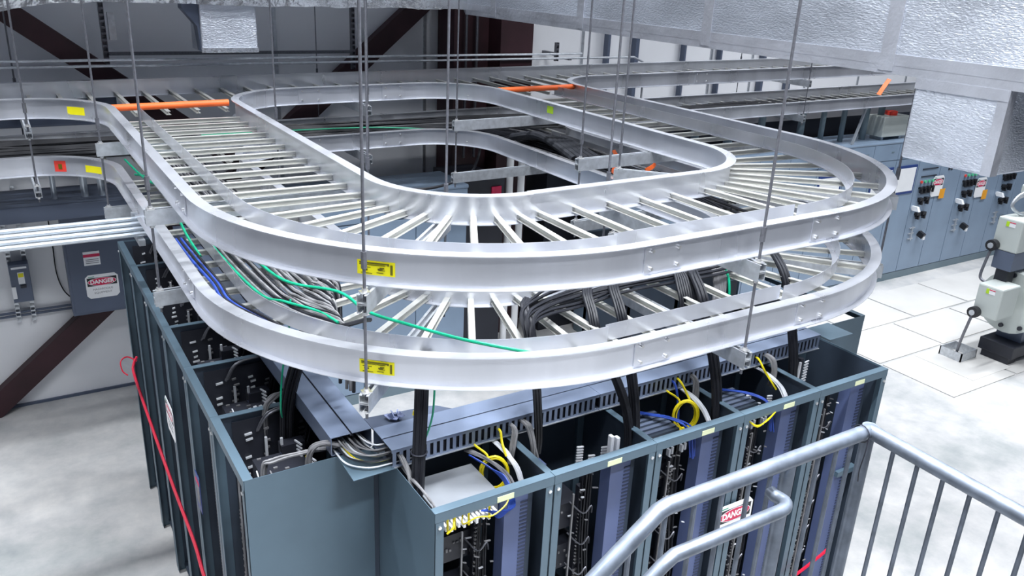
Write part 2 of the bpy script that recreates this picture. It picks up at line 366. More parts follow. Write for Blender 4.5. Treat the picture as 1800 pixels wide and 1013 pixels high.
# ------------------------------------------------------------------ trapeze hangers
def strut_geo(m, A, B, z):                            # double back-to-back channel, open ends
    A = Vector((A[0], A[1], 0)); B = Vector((B[0], B[1], 0)); d = (B - A).normalized(); s = Vector((-d.y, d.x, 0)); w, h, t = .0205, .041, .003
    za, zb = z + zt(A.x), z + zt(B.x); 
    for k in (0, 1):
        c0 = Vector((0, 0, -h * k - h / 2))
        a, b = A + Vector((0, 0, za)) + c0, B + Vector((0, 0, zb)) + c0
        for sg in (-1, 1): m.bar(a + s * w * sg, b + s * w * sg, t, h)
        wz = Vector((0, 0, (h / 2 - t) * (-1 if k == 0 else 1)))
        m.bar(a + wz, b + wz, 2 * w, t)
        lz = -wz
        for sg in (-1, 1): m.bar(a + lz + s * .0145 * sg, b + lz + s * .0145 * sg, .010, t)
def hanger(A, B, label, rodtop=6.8, levels=(TU, TL), rods=(True, True), r=.0068, over=.06):
    z0 = TU - H
    t = thing('trapeze_hanger', label, 'hanger', (A[0], A[1], levels[-1] - H - .1), group='trapeze hangers carrying the trays')
    A, B = Vector((A[0], A[1], 0)), Vector((B[0], B[1], 0)); d = (B - A).normalized()
    for z in levels:
        m = MB(); strut_geo(m, A - d * over * .5, B + d * over * .5, z - H - .002); m.build('strut', 'strut', t)
    for P, on in ((A, rods[0]), (B, rods[1])):
        if not on: continue
        k = zt(P.x)
        rd = MB().cyl((P.x, P.y, levels[-1] - H - .125 + k), (P.x, P.y, rodtop), r, 8).build('threaded_rod', 'rod', t, smooth=True)
        if len(levels) > 1: MB().cyl((P.x, P.y, levels[0] - H - .02 + k + .12), (P.x, P.y, levels[0] - H - .02 + k + .19), r + .006, 6).build('coupling_nut', 'rod', t)
        for z in levels:
            n = MB(); zz = z - H + k
            n.cyl((P.x, P.y, zz), (P.x, P.y, zz + .016), .012, 6); n.box(P.x - .019, P.y - .019, zz - .0015, P.x + .019, P.y + .019, zz + .004)
            n.build('nut', 'bolt', t)
            MB().cyl((P.x, P.y, zz - .1), (P.x, P.y, zz - .086), .012, 6).build('nut', 'bolt', t)
    return t
c45 = .7071
hanger((1.15, 2.885), (1.93, 3.70), 'trapeze hanger under the front left elbow, its near rod crossing the yellow stickers')
hanger((2.89, 2.44), (2.89, 3.58), 'trapeze hanger crossing under the front straight trays beside the right elbow')
hanger((.615, 4.43), (1.80, 4.43), 'trapeze hanger at the ends of the bright wall conduits under the left trays')
hanger((.595, 6.2), (1.80, 6.2), 'trapeze hanger under the left trays just before they meet the back run')
hanger((.208, 7.0), (.208, 8.42), 'leftmost trapeze hanger under the back run beside the red sticker')
hanger((3.30, 6.16), (5.12, 6.16), 'trapeze hanger under the right leg nearer the back, its end sticking into the loop', rods=(True, False))
hanger((3.42, 4.56), (5.12, 4.56), 'trapeze hanger under the right leg just behind the right elbow', rods=(True, False))
hanger((3.48, 4.21), (4.62, 2.96), 'trapeze hanger set diagonally under the front right elbow')
hanger((2.90, 7.10), (2.90, 8.45), 'trapeze hanger under the back run at the rear of the loop', r=.005)
hanger((8.95, 7.22), (8.95, 8.42), 'distant trapeze hanger under the back run on the right', r=.006)

# ------------------------------------------------------------------ racks
T = 2.286; BW = 0.6068; BD = 0.61
def bundle(m, pts, n, spread, r, seg=5, sides=5):
    for k in range(n):
        a = random.uniform(0, 2 * pi); q = random.uniform(.2, 1) * spread
        dx, dy = cos(a) * q, sin(a) * q
        m.tube(smooth_path([(x + dx + random.uniform(-.006, .006), y + dy + random.uniform(-.006, .006), z + random.uniform(-.006, .006)) for x, y, z in pts], seg), r, sides)
def rack(loc, rz, label, group, kind, ends=(False, False), seed=0, tagged=True, w=BW, d=BD, bare=False):
    random.seed(seed)
    t = thing('equipment_rack', label, 'rack', loc, rz, group)
    B = lambda mb, name, m, par=None, **k: mb.build(name, m, par or t, world=False, **k)
    pw = .042
    for s in (0, 1):                                  # each front post is a C section with a bolt head near the top
        x0 = 0.002 if s == 0 else w - pw - .002
        m = MB().box(x0, 0, 0.01, x0 + pw, .004, T - .048); m.box(x0 if s == 0 else x0 + pw - .004, 0, .01, (x0 if s == 0 else x0 + pw - .004) + .004, .055, T - .048)
        m.box(x0 if s == 0 else x0 + pw - .004, 0, 0, (x0 if s == 0 else x0 + pw - .004) + .004, .055, .01)
        p = B(m, 'front_post', 'rack', bevel=.001)
        B(MB().cyl((x0 + pw / 2, 0, T - .075), (x0 + pw / 2, -.007, T - .075), .009, 6), 'bolt', 'bolt', p)
        B(MB().box(x0, d - .03, 0, x0 + pw, d - .003, T - .02), 'rear_post', 'rack')
    # top rail, an angle with the wide face up
    m = MB().box(0.001, -.001, T - .048, w - .001, .003, T); m.box(0.001, -.001, T - .003, w - .001, .042, T + .001)
    tr = B(m, 'top_rail', 'rack', bevel=.001)
    if tagged: 
        m = MB().box(w * .5, -.003, T - .043, w * .5 + .085, -.0012, T - .015)
        m.box(w * .5 + .01, -.0012, T - .035, w * .5 + .03, -.001, T - .03)
        B(m, 'name_tag', 'tag', tr, bevel=.006)
    for s in (0, 1):                                  # side panels with a folded top lip
        x0 = 0.0 if s == 0 else w - .0025
        outer = ends[s]
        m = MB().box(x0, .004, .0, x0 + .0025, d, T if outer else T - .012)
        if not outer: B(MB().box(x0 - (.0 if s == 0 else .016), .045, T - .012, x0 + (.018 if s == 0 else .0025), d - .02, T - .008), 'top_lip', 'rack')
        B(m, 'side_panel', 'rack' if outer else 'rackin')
        if outer: B(MB().box(x0 + (.003 if s == 0 else -.003), .02, .02, x0 + (.004 if s == 0 else -.001), d - .02, T - .01), 'shade_liner', 'rackin')  # dark sheet added inside the end panels for interior shade
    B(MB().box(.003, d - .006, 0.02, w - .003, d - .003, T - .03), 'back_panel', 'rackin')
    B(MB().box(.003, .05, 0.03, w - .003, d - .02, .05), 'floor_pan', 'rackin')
    # blue slotted wire duct on the right, its dark comb on the edge
    xd = w - .215
    du = B(MB().box(xd, .075, .08, xd + .125, .15, T - (.10 if kind in 'abcde' else .34)), 'wire_duct', 'navy')
    m = MB(); z = .12
    while z < T - (.14 if kind in 'abcde' else .38): m.box(xd + .085, .072, z, xd + .125, .0745, z + .008); z += .021
    B(m, 'duct_slots', 'navyd', du)
    m = MB().box(xd + .126, .075, .08, xd + .15, .16, T - .1); B(m, 'duct_cover', 'rackin', du)
    # narrow duct further in on the left
    du = B(MB().box(.10, .30, .08, .165, .42, T - .16), 'wire_duct', 'navy' if kind in 'bce' else 'dark')
    m = MB(); z = .12
    while z < T - .2: m.box(.140, .297, z, .165, .2995, z + .008); z += .021
    B(m, 'duct_slots', 'navyd', du)
    # modules on shelves in the depth of the rack
    for q in range(6):
        z = .25 + q * .30 + random.uniform(-.03, .03); x0 = .18; x1 = w - .24
        if kind == 'e' and q > 3: continue
        mo = B(MB().box(x0, .26, z, x1, .50, z + .15), 'relay_module', 'dark')
        m = MB()
        for j in range(9):
            if random.random() < .75: 
                xx = x0 + .01 + j * (x1 - x0 - .02) / 9; zz = z + random.choice((.02, .06, .10))
                m.box(xx, .254, zz, xx + .011, .26, zz + random.uniform(.006, .02))
        if m.v: B(m, 'terminal_labels', 'gcab', mo)
    # two columns of terminal blocks
    for (x0, y0, zlo, zhi) in ((w - .30, .20, .2, T - .28), (.055, .10, .3, T - .5)):
        tb = B(MB().box(x0, y0, zlo, x0 + .028, y0 + .03, zhi), 'terminal_strip', 'dark')
        m = MB(); m2 = MB(); z = zlo + .02
        while z < zhi - .02:
            if random.random() < .8:
                m.obox((x0 + .012, y0 - .006, z), (.011, 0, .003), (0, .005, 0), (-.0006, 0, .0032))
            if random.random() < .35: m2.obox((x0 + .05, y0 + .02, z), (.016, 0, .007), (0, .004, 0), (-.0015, 0, .0035))
            z += .022
        B(m, 'terminal_labels', 'gcab', tb); B(m2, 'wire_markers', 'lcab', tb)
    if not bare:
        m = MB(); m2 = MB()
        for j in range(70 if kind in 'acd' else 36):
            x_, y_, z_ = random.uniform(w - .36, w - .23), random.uniform(.10, .24), random.uniform(.25, T - .16)
            a_ = random.uniform(-.6, .1); L_ = random.uniform(.008, .018)
            (m if j % 3 else m2).obox((x_, y_, z_), (L_, 0, a_ * L_), (0, .003, 0), (0, 0, .003))
        B(m, 'wire_ends', 'gcab'); B(m2, 'wire_ferrules', 'lcab')
        m = MB()
        for j in range(9): z_ = .4 + j * .19; m.tube(smooth_path([(w - .34, .22, z_), (w - .31, .14, z_ - .03), (w - .27, .13, z_ + .01), (w - .24, .16, z_ - .06)], 4), .004, 5)
        B(m, 'jumper_wires', 'rod', smooth=True)
        B(MB().box(.17, .07, .3, .178, .078, T - .2), 'guide_rod', 'gcab')
    # looms
    m = MB(); bundle(m, [(w - .26, .2, T - .2), (w - .27, .18, 1.7), (w - .25, .16, 1.2), (w - .27, .18, .5)], 10, .028, .0055); B(m, 'wire_loom', 'blk', smooth=True)
    m = MB(); bundle(m, [(.09, .22, T - .25), (.08, .18, 1.6), (.10, .16, .9), (.08, .2, .3)], 7, .02, .005); B(m, 'wire_loom', 'blk', smooth=True)
    if bare: return t
    # pale looms arching out of the top at the right hand side
    if kind in 'acd':
        m = MB(); bundle(m, [(w - .09, d - .2, T - .01), (w - .075, .30, T - .03), (w - .07, .20, T - .08), (w - .075, .13, T - .22), (w - .08, .12, T - .6)], 8, .012, .0055)
        B(m, 'pale_loom', 'lcab', smooth=True)
    if kind in 'ac':                                  # upright coil of yellow patch cord
        m = MB()
        for k in range(9):
            c = (w - .155 + random.uniform(-.008, .008), .275 + random.uniform(-.01, .01), T - .10); r = .088 + random.uniform(-.009, .007)
            m.tube([(c[0] + .62 * r * cos(a) + .002 * k - .01, c[1] - .36 * r * cos(a), c[2] + r * sin(a)) for a in [2 * pi * j / 20 for j in range(21)]], .0042, 5)
        m.tube(smooth_path([(w - .19, .50, T + .02), (w - .20, .40, T + .005), (w - .17, .33, T - .02), (w - .17, .3, T - .05)]), .006, 6)
        B(m, 'yellow_coil', 'yel', smooth=True)
    if kind == 'a':                                   # light shelf unit with connectors and blue patch leads
        s = B(MB().box(.065, .12, T - .185, .385, .38, T - .085), 'shelf_unit', 'shelf', bevel=.002); B(MB().box(.065, .116, T - .09, .385, .124, T - .078), 'front_lip', 'strut', s)
        m = MB()
        for j in range(14): m.box(.075 + j * .021, .095 - (j % 3) * .012, T - .18, .086 + j * .021, .12, T - .155)
        B(m, 'connectors', 'white', s)
        m = MB()
        for j in range(5): m.box(.09 + j * .055, .112, T - .125, .125 + j * .055, .12, T - .108)
        B(m, 'ports', 'dark', s)
        m = MB()
        for j in range(7):
            o = j * .006
            m.tube(smooth_path([(.31 - o, .085, T - .13), (.34, .04, T - .16 + o), (.395 + o, .05, T - .13), (.42, .12, T - .06 + o), (.405, .22, T - .03), (.36, .36, T - .02)]), .004, 5)
        B(m, 'blue_leads', 'blue', smooth=True)
        m = MB(); bundle(m, [(.38, .42, T - .03), (.43, .25, T - .02), (.455, .13, T - .06), (.455, .10, T - .2), (.45, .11, T - .5)], 7, .013, .005); B(m, 'grey_loom', 'gcab', smooth=True)
        m = MB()
        for j in (0, 1, 3, 6): m.tube([(.10 + j * .035, .075, T - .10), (.10 + j * .035, .07, T - .17)], .006, 6)
        m.tube(smooth_path([(.17, .05, T - .05), (.15, .03, T - .12), (.2, -.012, T - .075), (.27, -.02, T - .085), (.34, -.012, T - .06), (.37, .01, T - .04)]), .0035, 5)
        m.tube(smooth_path([(.10, .02, T - .07), (.085, -.008, T - .09), (.06, .0, T - .12)]), .0045, 5)
        B(m, 'yellow_leads', 'yel', smooth=True)
        m = MB(); bundle(m, [(.035, .5, T + .0), (.03, .3, T - .005), (.03, .12, T - .01), (.035, .06, T - .06), (.035, .06, T - .4)], 4, .007, .004); B(m, 'pale_loom', 'gcab', smooth=True)
    if kind in 'bd':                                  # terminal comb columns close to the top opening
        m = MB()
        for c in range(3):
            for j in range(7 + c): m.obox((.37 + c * .055, .30 - c * .03, T - .12 - j * .016 - .05 * (c % 2)), (.02, 0, -.004), (0, .004, 0), (.0008, 0, .0035))
        B(m, 'terminal_combs', 'lcab')
        m = MB().box(w - .155, .16, T - .17, w - .135, .19, T - .01); m.box(w - .125, .15, T - .18, w - .105, .18, T - .02); kind == 'b' and B(m, 'module_handles', 'lcab', bevel=.004)
    if kind in 'cd':                                  # dark ribbed shelf
        s = B(MB().box(.08, .22, T - .2, w - .24, .44, T - .13), 'shelf_unit', 'rackin')
        m = MB()
        for j in range(5): m.box(.085, .24 + j * .04, T - .128, w - .245, .262 + j * .04, T - .122)
        B(m, 'ribs', 'panel', s)
        m = MB(); bundle(m, [(.25, .40, T - .10), (.32, .25, T - .07), (.36, .14, T - .10), (.37, .10, T - .25)], 6, .016, .005); B(m, 'blue_leads', 'blue', smooth=True)
        m = MB()
        for j in range(8): m.box(.10 + j * .03, .10 + (j % 3) * .01, T - .19, .112 + j * .03, .12, T - .15)
        B(m, 'connectors', 'lcab')
    if kind == 'd':
        m = MB()
        for j in range(3): m.tube(smooth_path([(.06, .02, T - .06), (.10, -.012, T - .085 - j * .004), (.17, -.015, T - .07 + j * .003), (.24, .0, T - .045), (.28, .03, T - .06)]), .0035, 5)
        B(m, 'yellow_leads', 'yel', smooth=True)
    if kind == 'e':                                   # empty bay with one pale comb of terminals
        tb = B(MB().box(.26, .36, .9, .29, .39, T - .02), 'terminal_strip', 'dark'); m = MB(); z = .95
        while z < T - .04: m.obox((.312, .355, z), (.018, 0, .004), (0, .004, 0), (-.0008, 0, .0035)); z += .019
        B(m, 'terminal_labels', 'lcab', tb)
        B(MB().box(.235, .34, .95, .247, .352, T - .03), 'guide_rod', 'lcab')
        B(MB().box(w - .20, .05, 1.55, w - .02, .09, 1.585), 'cross_brace', 'rack')
    if kind == 'n':                                   # near end of the left row: hose loop, coloured leads
        m = MB(); bundle(m, [(w - .08, d - .12, T + .0), (w - .09, .30, T + .01), (w - .10, .17, T + .005), (w - .12, .12, T - .05), (w - .12, .11, T - .4)], 6, .012, .006)
        # the loop lies against the far divider
        B(m, 'grey_loom', 'gcab', smooth=True)
        for c, nm, off in (('yel', 'yellow_leads', 0), ('purple', 'purple_leads', .03), ('orange', 'orange_leads', .015)):
            m = MB(); bundle(m, [(w - .30 + off, .38, T - .15), (w - .28 + off, .36, T - .4), (w - .26 + off, .35, T - .8), (w - .30, .34, .8)], 4, .012, .004)
            if c == 'yel':
                for j in range(6): m.tube(smooth_path([(w - .27, .37, T - .45 - j * .01), (w - .22, .40, T - .22 - j * .012), (w - .14, .46, T - .15), (w - .10, .50, T - .24)]), .0035, 5)
            B(m, nm, c, smooth=True)
        m = MB()
        for j in range(8): m.box(w - .12 + random.uniform(-.05, .05), .25 + j * .03, T - .30, w - .10 + random.uniform(-.05, .05), .268 + j * .03, T - .27)
        B(m, 'connectors', 'white')
    if kind in 'mn':
        mp = B(MB().box(.006, .10, .3, .012, d - .04, T - .05), 'mounting_plate', 'dark'); random.seed(seed + 5)
        m = MB(); m2 = MB()
        for c in range(4):
            for j in range(16):
                if random.random() < .7: (m if c % 2 else m2).obox((.02, .17 + c * .095 + random.uniform(-.008, .008), T - .12 - j * .034 - random.uniform(0, .012)), (.006, 0, 0), (0, random.uniform(.008, .02), .002), (0, 0, .0045))
        B(m, 'terminal_labels', 'gcab', mp); B(m2, 'wire_markers', 'lcab', mp)
        B(MB().box(.03, .25, T - .62, .045, .262, T - .16), 'guide_rod', 'lcab')
        mo = B(MB().box(.12, .16, T - .36, .36, .40, T - .22), 'relay_module', 'dark')
        m = MB()
        for j in range(8): m.box(.13 + j * .028, .18 + (j % 3) * .05, T - .22, .142 + j * .028, .20 + (j % 3) * .05, T - .214)
        B(m, 'terminal_labels', 'gcab', mo)
        m = MB(); bundle(m, [(.03, .50, T - .05), (.06, .46, T - .2), (.10, .40, T - .35), (.12, .36, T - .6)], 8, .02, .005); B(m, 'wire_loom', 'blk', smooth=True)
        m = MB(); bundle(m, [(.02, .52, T - .02), (.03, .40, T - .01), (.03, .28, T - .03), (.025, .22, T - .12)], 4, .01, .005); B(m, 'conduit_loop', 'rod', smooth=True)
        m = MB()
        for c in range(2):
            for j in range(5): m.obox((.40 - c * .22, .38, T - .12 - j * .022 - c * .03), (.03, .008, 0), (0, .004, 0), (0, 0, .0042))
        B(m, 'terminal_combs', 'lcab')
        B(MB().box(.14, .30, T - .55, .152, .312, T - .12), 'guide_rod', 'lcab')
        m = MB(); bundle(m, [(.42, .40, T - .16), (.42, .38, T - .3), (.43, .38, T - .45)], 3, .012, .0035); B(m, 'red_leads', 'red', smooth=True)
    return t
fg = 'grey equipment racks of the front row'
kinds = 'abcde'
flabs = ['first front row rack at the corner, with light shelf unit, blue leads and yellow coil',
         'second rack of the front row, dark inside with pale module handles near the top',
         'third rack of the front row, middle one, with a dark ribbed shelf and yellow coil',
         'fourth rack of the front row, with yellow leads looped under its top rail',
         'last front row rack at the right end, nearly empty, one comb of terminals']
for k in range(5):
    rack((1.32 + BW * k, 2.58, 0), 0, flabs[k], fg, kinds[k], ends=(k == 0, k == 4), seed=10 + k)
lg = 'grey equipment racks of the left row'
llabs = ['nearest rack of the left row, with yellow, purple and orange leads in its open top',
         'second rack of the left row counted from the near end, with pale terminal combs',
         'third rack of the left row counted from the near end', 'fourth rack of the left row counted from the near end',
         'fifth rack of the left row, next to last', 'farthest rack of the left row, below the bright wall conduits']
LW = .6167
for k in range(6):                                   # front faces -x
    y0 = 3.18 + LW * k
    rack((.69, y0 + LW, 0), radians(-90), llabs[k], lg, 'n' if k == 0 else 'm', ends=(k == 5, k == 0), seed=30 + k, tagged=False, w=LW)
rg = 'grey equipment racks of the right row'
rl = ['nearest rack of the right row, its blank side panel behind the front row', 'rack of the right row second from the near end, under the right elbow',
      'rack of the right row third from the near end', 'farthest rack of the right row']
for k in range(4):                                   # front faces +x
    rack((4.97, 3.20 + .6 * k, 0), radians(90), rl[k], rg, 'm', ends=(k == 0, k == 3), seed=50 + k, tagged=False, w=.6, bare=True)

# pale bolt heads running along the front row rails are built with the posts; corner pieces:
o = MB().prism([(1.115, 3.17), (1.11, 2.955), (1.31, 2.96), (1.285, 3.17)], T + .002, T + .006).build('corner_plate', 'rack', bevel=.001)
tag(o, 'bare grey plate bridging the corner between left row and front row', 'plate')
o = MB().prism([(4.37, 3.22), (4.37, 3.02), (4.60, 3.02), (4.60, 3.22)], T + .002, T + .006).build('corner_plate', 'rack', bevel=.001)
tag(o, 'grey plate bridging the corner between front row and right row', 'plate')
g = MB().prism([(1.30, 3.189), (1.73, 3.189), (1.665, 3.262), (1.63, 3.272), (1.30, 3.305)], T + .085, T + .091).build('gusset_plate', 'panel', bevel=.001)
tag(g, 'dark grey plate in the inside corner behind the wireways with a plastic bag on it', 'plate')
# filler strip post between left row end panel and front row
fp = MB().box(1.296, 3.176, 0, 1.318, 3.192, T); tag(fp.build('corner_post', 'rackin'), 'narrow dark upright closing the gap at the rack corner', 'post')

# ------------------------------------------------------------------ wireways
def wireway(name, x0, y0, x1, y1, along, label, slots):
    t = thing(name, label, 'wireway', (x0, y0, T), group='slotted wireways on the rack tops')
    z0, z1 = T + .001, T + .098
    m = MB().box(x0, y0, z0, x1, y1, z0 + .003)
    if along == 'x': m.box(x0, y0 + .002, z0, x1, y0 + .005, z0 + .012); m.box(x0, y1 - .003, z0, x1, y1, z1 - .004); m.box(x0, y0 + .002, z1 - .02, x1, y0 + .005, z1 - .004)
    else: m.box(x0, y0, z0, x0 + .003, y1, z1 - .004); m.box(x1 - .003, y0, z0, x1, y1, z1 - .004)
    m.build('trough', 'way', t)
    if along == 'x':
        m = MB(); x = x0 + .005
        while x < x1 - .02: m.box(x, y0 + .002, z0 + .012, x + .017, y0 + .005, z1 - .02); x += .034
        m.build('slotted_wall', 'way', t)
        m = MB().box(x0 + .01, y0 + .02, z0 + .01, x1 - .01, y0 + .10, z1 - .03); m.build('wire_fill', 'dark', t)
        m = MB().box(x0, y0 - .006, z0 - .0005, x1, y0 + .002, z0 + .004); m.build('bottom_lip', 'strut', t)
        mid = (y0 + y1) / 2
        MB().box(x0 - .002, y0 - .002, z1 - .004, x1, mid - .004, z1).build('lid', 'way', t, bevel=.001)
        MB().box(x0 - .002, mid + .004, z1 - .004, x1, y1 + .002, z1).build('lid', 'way', t, bevel=.001)
        MB().box(x0, mid - .006, z1 - .014, x1, mid + .006, z1 - .008).build('lid_gap', 'dark', t)
    else:
        mid = (x0 + x1) / 2
        MB().box(x0 - .002, y0, z1 - .004, mid - .004, y1, z1).build('lid', 'way', t, bevel=.001)
        MB().box(mid + .004, y0, z1 - .004, x1 + .002, y1, z1).build('lid', 'way', t, bevel=.001)
        MB().box(mid - .006, y0, z1 - .014, mid + .006, y1, z1 - .008).build('lid_gap', 'dark', t)
    return t
wireway('wireway', 1.300, 2.972, 2.47, 3.185, 'x', 'blue grey slotted wireway on the front row, nearest the left corner', True)
wireway('wireway', 2.474, 2.972, 4.20, 3.185, 'x', 'blue grey slotted wireway on the front row, right hand length', True)
wireway('wireway', 1.095, 3.19, 1.292, 6.80, 'y', 'blue grey covered wireway along the left row tops', False)
# cables turning the corner between the two wireways
for k in range(16):
    o = k * .0075; z = T + .018 + (k * 7 % 5) * .013
    mt, lab = (('yel', 'thin yellow cable') if k == 5 else ('blk', 'black cable') if k % 4 == 1 else ('lcab', 'pale cable') if k % 3 == 0 else ('gcab', 'grey cable'))
    cable('cable', [(1.115 + o * 1.3, 3.30, z), (1.115 + o * 1.3, 3.19, z), (1.125 + o * 1.3, 3.07 + o * .6, z + .004), (1.20 + o * .7, 2.995 + o, z + .005), (1.30, 2.990 + o, z), (1.42, 2.990 + o, z)], .0042,
          mt, f'{lab} bending from the left wireway into the front wireway', 'cables turning the rack corner', n=5, seg=4)
# loose bag and yellow caps on the gusset plate
random.seed(5)
m = MB()
for k in range(9):
    c = Vector((1.43 + random.uniform(-.045, .045), 3.225 + random.uniform(-.018, .018), T + .106 + random.uniform(0, .016)))
    q = Quaternion((random.random(), random.random(), random.random(), random.random())).normalized()
    m.obox(c, q @ Vector((.022, 0, 0)), q @ Vector((0, .014, 0)), q @ Vector((0, 0, .003)))
tag(m.build('plastic_bag', mat('clear_blue_bag', (.35, .4, .62), .15, .2, .3, 30), bevel=.002), 'small crumpled plastic bag of fittings on the dark corner plate', 'bag')
for dx, lab in ((1.53, 'small yellow wire nut next to the plastic bag'), (1.575, 'small yellow wire nut near the black cable drop')):
    tag(MB().tube([(dx, 3.225, T + .091), (dx, 3.225, T + .112)], [.010, .006], 8).build('wire_nut', 'yel'), lab, 'wire nut', 'yellow wire nuts on the corner plate')

# grey looms feeding up from the racks into the wireways
def loom(pts, r, n, m, label, spread=None, cat='cable bundle', group='cable looms at the rack tops', name='cable_loom'):
    mb = MB(); bundle(mb, pts, n, spread or r * 1.8, r, 5, 6)
    o = mb.build(name, m, smooth=True); return tag(o, label, cat, group)
random.seed(9)
loom([(1.13, 3.19, T + .05), (1.08, 3.22, T + .06), (1.03, 3.25, T + .03), (1.01, 3.26, T - .06), (1.01, 3.26, T - .3)], .008, 9, 'gcab', 'grey cable loom bending down into the nearest left rack beside the corner plate')
loom([(1.10, 3.78, T + .05), (1.04, 3.78, T + .06), (.99, 3.78, T + .04), (.96, 3.79, T - .02), (.95, 3.80, T - .2)], .007, 8, 'gcab', 'grey cable loom over the divider of the first two left racks')
loom([(1.93, 3.02, T + .055), (1.93, 2.94, T + .05), (1.90, 2.90, T + .0), (1.88, 2.9, T - .1)], .008, 8, 'gcab', 'grey cable loom leaving the front wireway at the first rack divider')
loom([(1.99, 3.02, T + .055), (2.0, 2.93, T + .06), (2.0, 2.88, T + .0), (2.02, 2.88, T - .1)], .008, 7, 'gcab', 'brownish grey cable loom just right of the first rack divider')
loom([(1.345, 3.0, T + .05), (1.345, 2.95, T + .05), (1.35, 2.90, T + .0), (1.345, 2.86, T - .05)], .007, 5, 'gcab', 'pale cable loom at the left end of the front wireway')
loom([(3.12, 3.02, T + .055), (3.12, 2.94, T + .05), (3.10, 2.90, T - .01), (3.09, 2.9, T - .1)], .008, 7, 'gcab', 'grey cable loom at the third rack divider under the tray hanger')
loom([(3.72, 3.02, T + .055), (3.72, 2.93, T + .05), (3.70, 2.88, T + .0), (3.69, 2.88, T - .1)], .009, 7, 'gcab', 'grey cable loom at the last rack divider')
cable('cable', [(1.86, 3.0, T + .05), (1.86, 2.955, T + .05), (1.85, 2.92, T + .01), (1.84, 2.86, T - .03)], .0065, 'yel', 'thick yellow cable leaving the front wireway at the first rack divider', 'yellow cables leaving the wireway')
cable('cable', [(3.02, 3.0, T + .06), (3.02, 2.955, T + .05), (3.03, 2.92, T + .01), (3.02, 2.86, T - .03)], .0065, 'yel', 'thick yellow cable leaving the front wireway at the middle rack', 'yellow cables leaving the wireway')
cable('cable', [(3.64, 3.0, T + .06), (3.64, 2.955, T + .05), (3.64, 2.90, T + .0), (3.67, 2.82, T - .09)], .0065, 'yel', 'thick yellow cable leaving the front wireway at the fourth rack', 'yellow cables leaving the wireway')
cable('cable', [(2.98, 3.0, T + .05), (2.98, 2.95, T + .04), (2.97, 2.90, T - .06), (2.97, 2.88, T - .2)], .007, 'blue', 'short blue cable beside the yellow one at the middle rack')

# ------------------------------------------------------------------ cable drops from the lower tray
zb = TL - H
def drop(pt, pb, n, spread, label, r=.009, m='blk', low=.6, run=True):
    mb = MB(); a, b = Vector(pt), Vector(pb)
    head = [a + Vector((.12, .26, .075)), a + Vector((.05, .17, .085)), a + Vector((.01, .07, .04))] if run else [a + Vector((0, .01, -.01))]
    for k in range(n):
        an = 2 * pi * k / n + .3; q = spread * (.45 if k % 3 == 0 else 1)
        off = Vector((cos(an) * q, sin(an) * q, 0))
        mb.tube(smooth_path([h_ + off for h_ in head] + [a + off + Vector((0, .01, -.04)), a.lerp(b, .35) + off, b + off * .9, b + off * .8 + Vector((0, 0, -low))], 5), r, 6)
    o = mb.build('cable_drop', m, smooth=True); return tag(o, label, 'cable bundle', 'black cable bundles dropping to the racks')
drop((1.44, 2.95, zb + .05), (1.375, 2.86, 2.24), 9, .021, 'thick strapped black cable bundle dropping into the first front rack beside a green cable', r=.0115, run=False)
tag(MB().tube([(1.39 + .036 * cos(a), 2.88 + .036 * sin(a), 2.40) for a in [2 * pi * k / 16 for k in range(17)]], .0035, 5).build('cable_tie', 'dark'), 'black tie around the thick cable bundle at the first front rack', 'cable tie')
cable('cable', [(1.50, 3.05, zb + .06), (1.485, 2.93, zb + .0), (1.475, 2.91, 2.6), (1.465, 2.92, 2.5), (1.45, 2.95, 2.40)], .005, 'green', 'green cable hanging beside the thick black bundle at the first front rack')
drop((2.0, 2.92, zb + .05), (2.06, 2.92, 2.30), 5, .014, 'slim black cable bundle dropping onto the wireway left of the second rack', r=.009, low=.12)
drop((2.36, 2.90, zb + .05), (2.52, 2.78, 2.27), 6, .018, 'black cable bundle slanting down into the second rack')
drop((2.53, 2.90, zb + .05), (2.56, 2.78, 2.27), 6, .020, 'black cable bundle dropping straight behind the slanting one')
drop((3.08, 2.90, zb + .05), (3.13, 2.77, 2.24), 8, .024, 'black cable bundle dropping at the middle rack right of the hanger', r=.01)
drop((3.78, 2.95, zb + .05), (3.82, 2.84, 2.24), 8, .022, 'black cable bundle dropping into the last front rack', r=.01)
drop((1.16, 3.62, zb + .05), (1.05, 3.72, 2.26), 9, .03, 'dark cable bundle falling into the left row behind the wireway', r=.009, run=False)
cable('cable', [(1.10, 3.72, zb + .1), (1.08, 3.70, zb - .04), (1.03, 3.69, 2.5), (1.01, 3.68, 2.3), (1.05, 3.75, 2.2)], .005, 'green', 'green cable hanging down into the left row racks')
random.seed(12)
m = MB()
for k in range(7):
    c = Vector((.93 + .028 * (k % 4), 3.98 - .03 * (k // 4), 2.12 + .04 * (k // 4) + random.uniform(-.01, .01)))
    m.obox(c, (.009, 0, .002), (0, .010, 0), (-.006, .01, .045))
tag(m.build('connector_shells', 'strut', bevel=.003), 'cluster of silver connector shells hanging in the left row', 'connectors', kind='stuff')

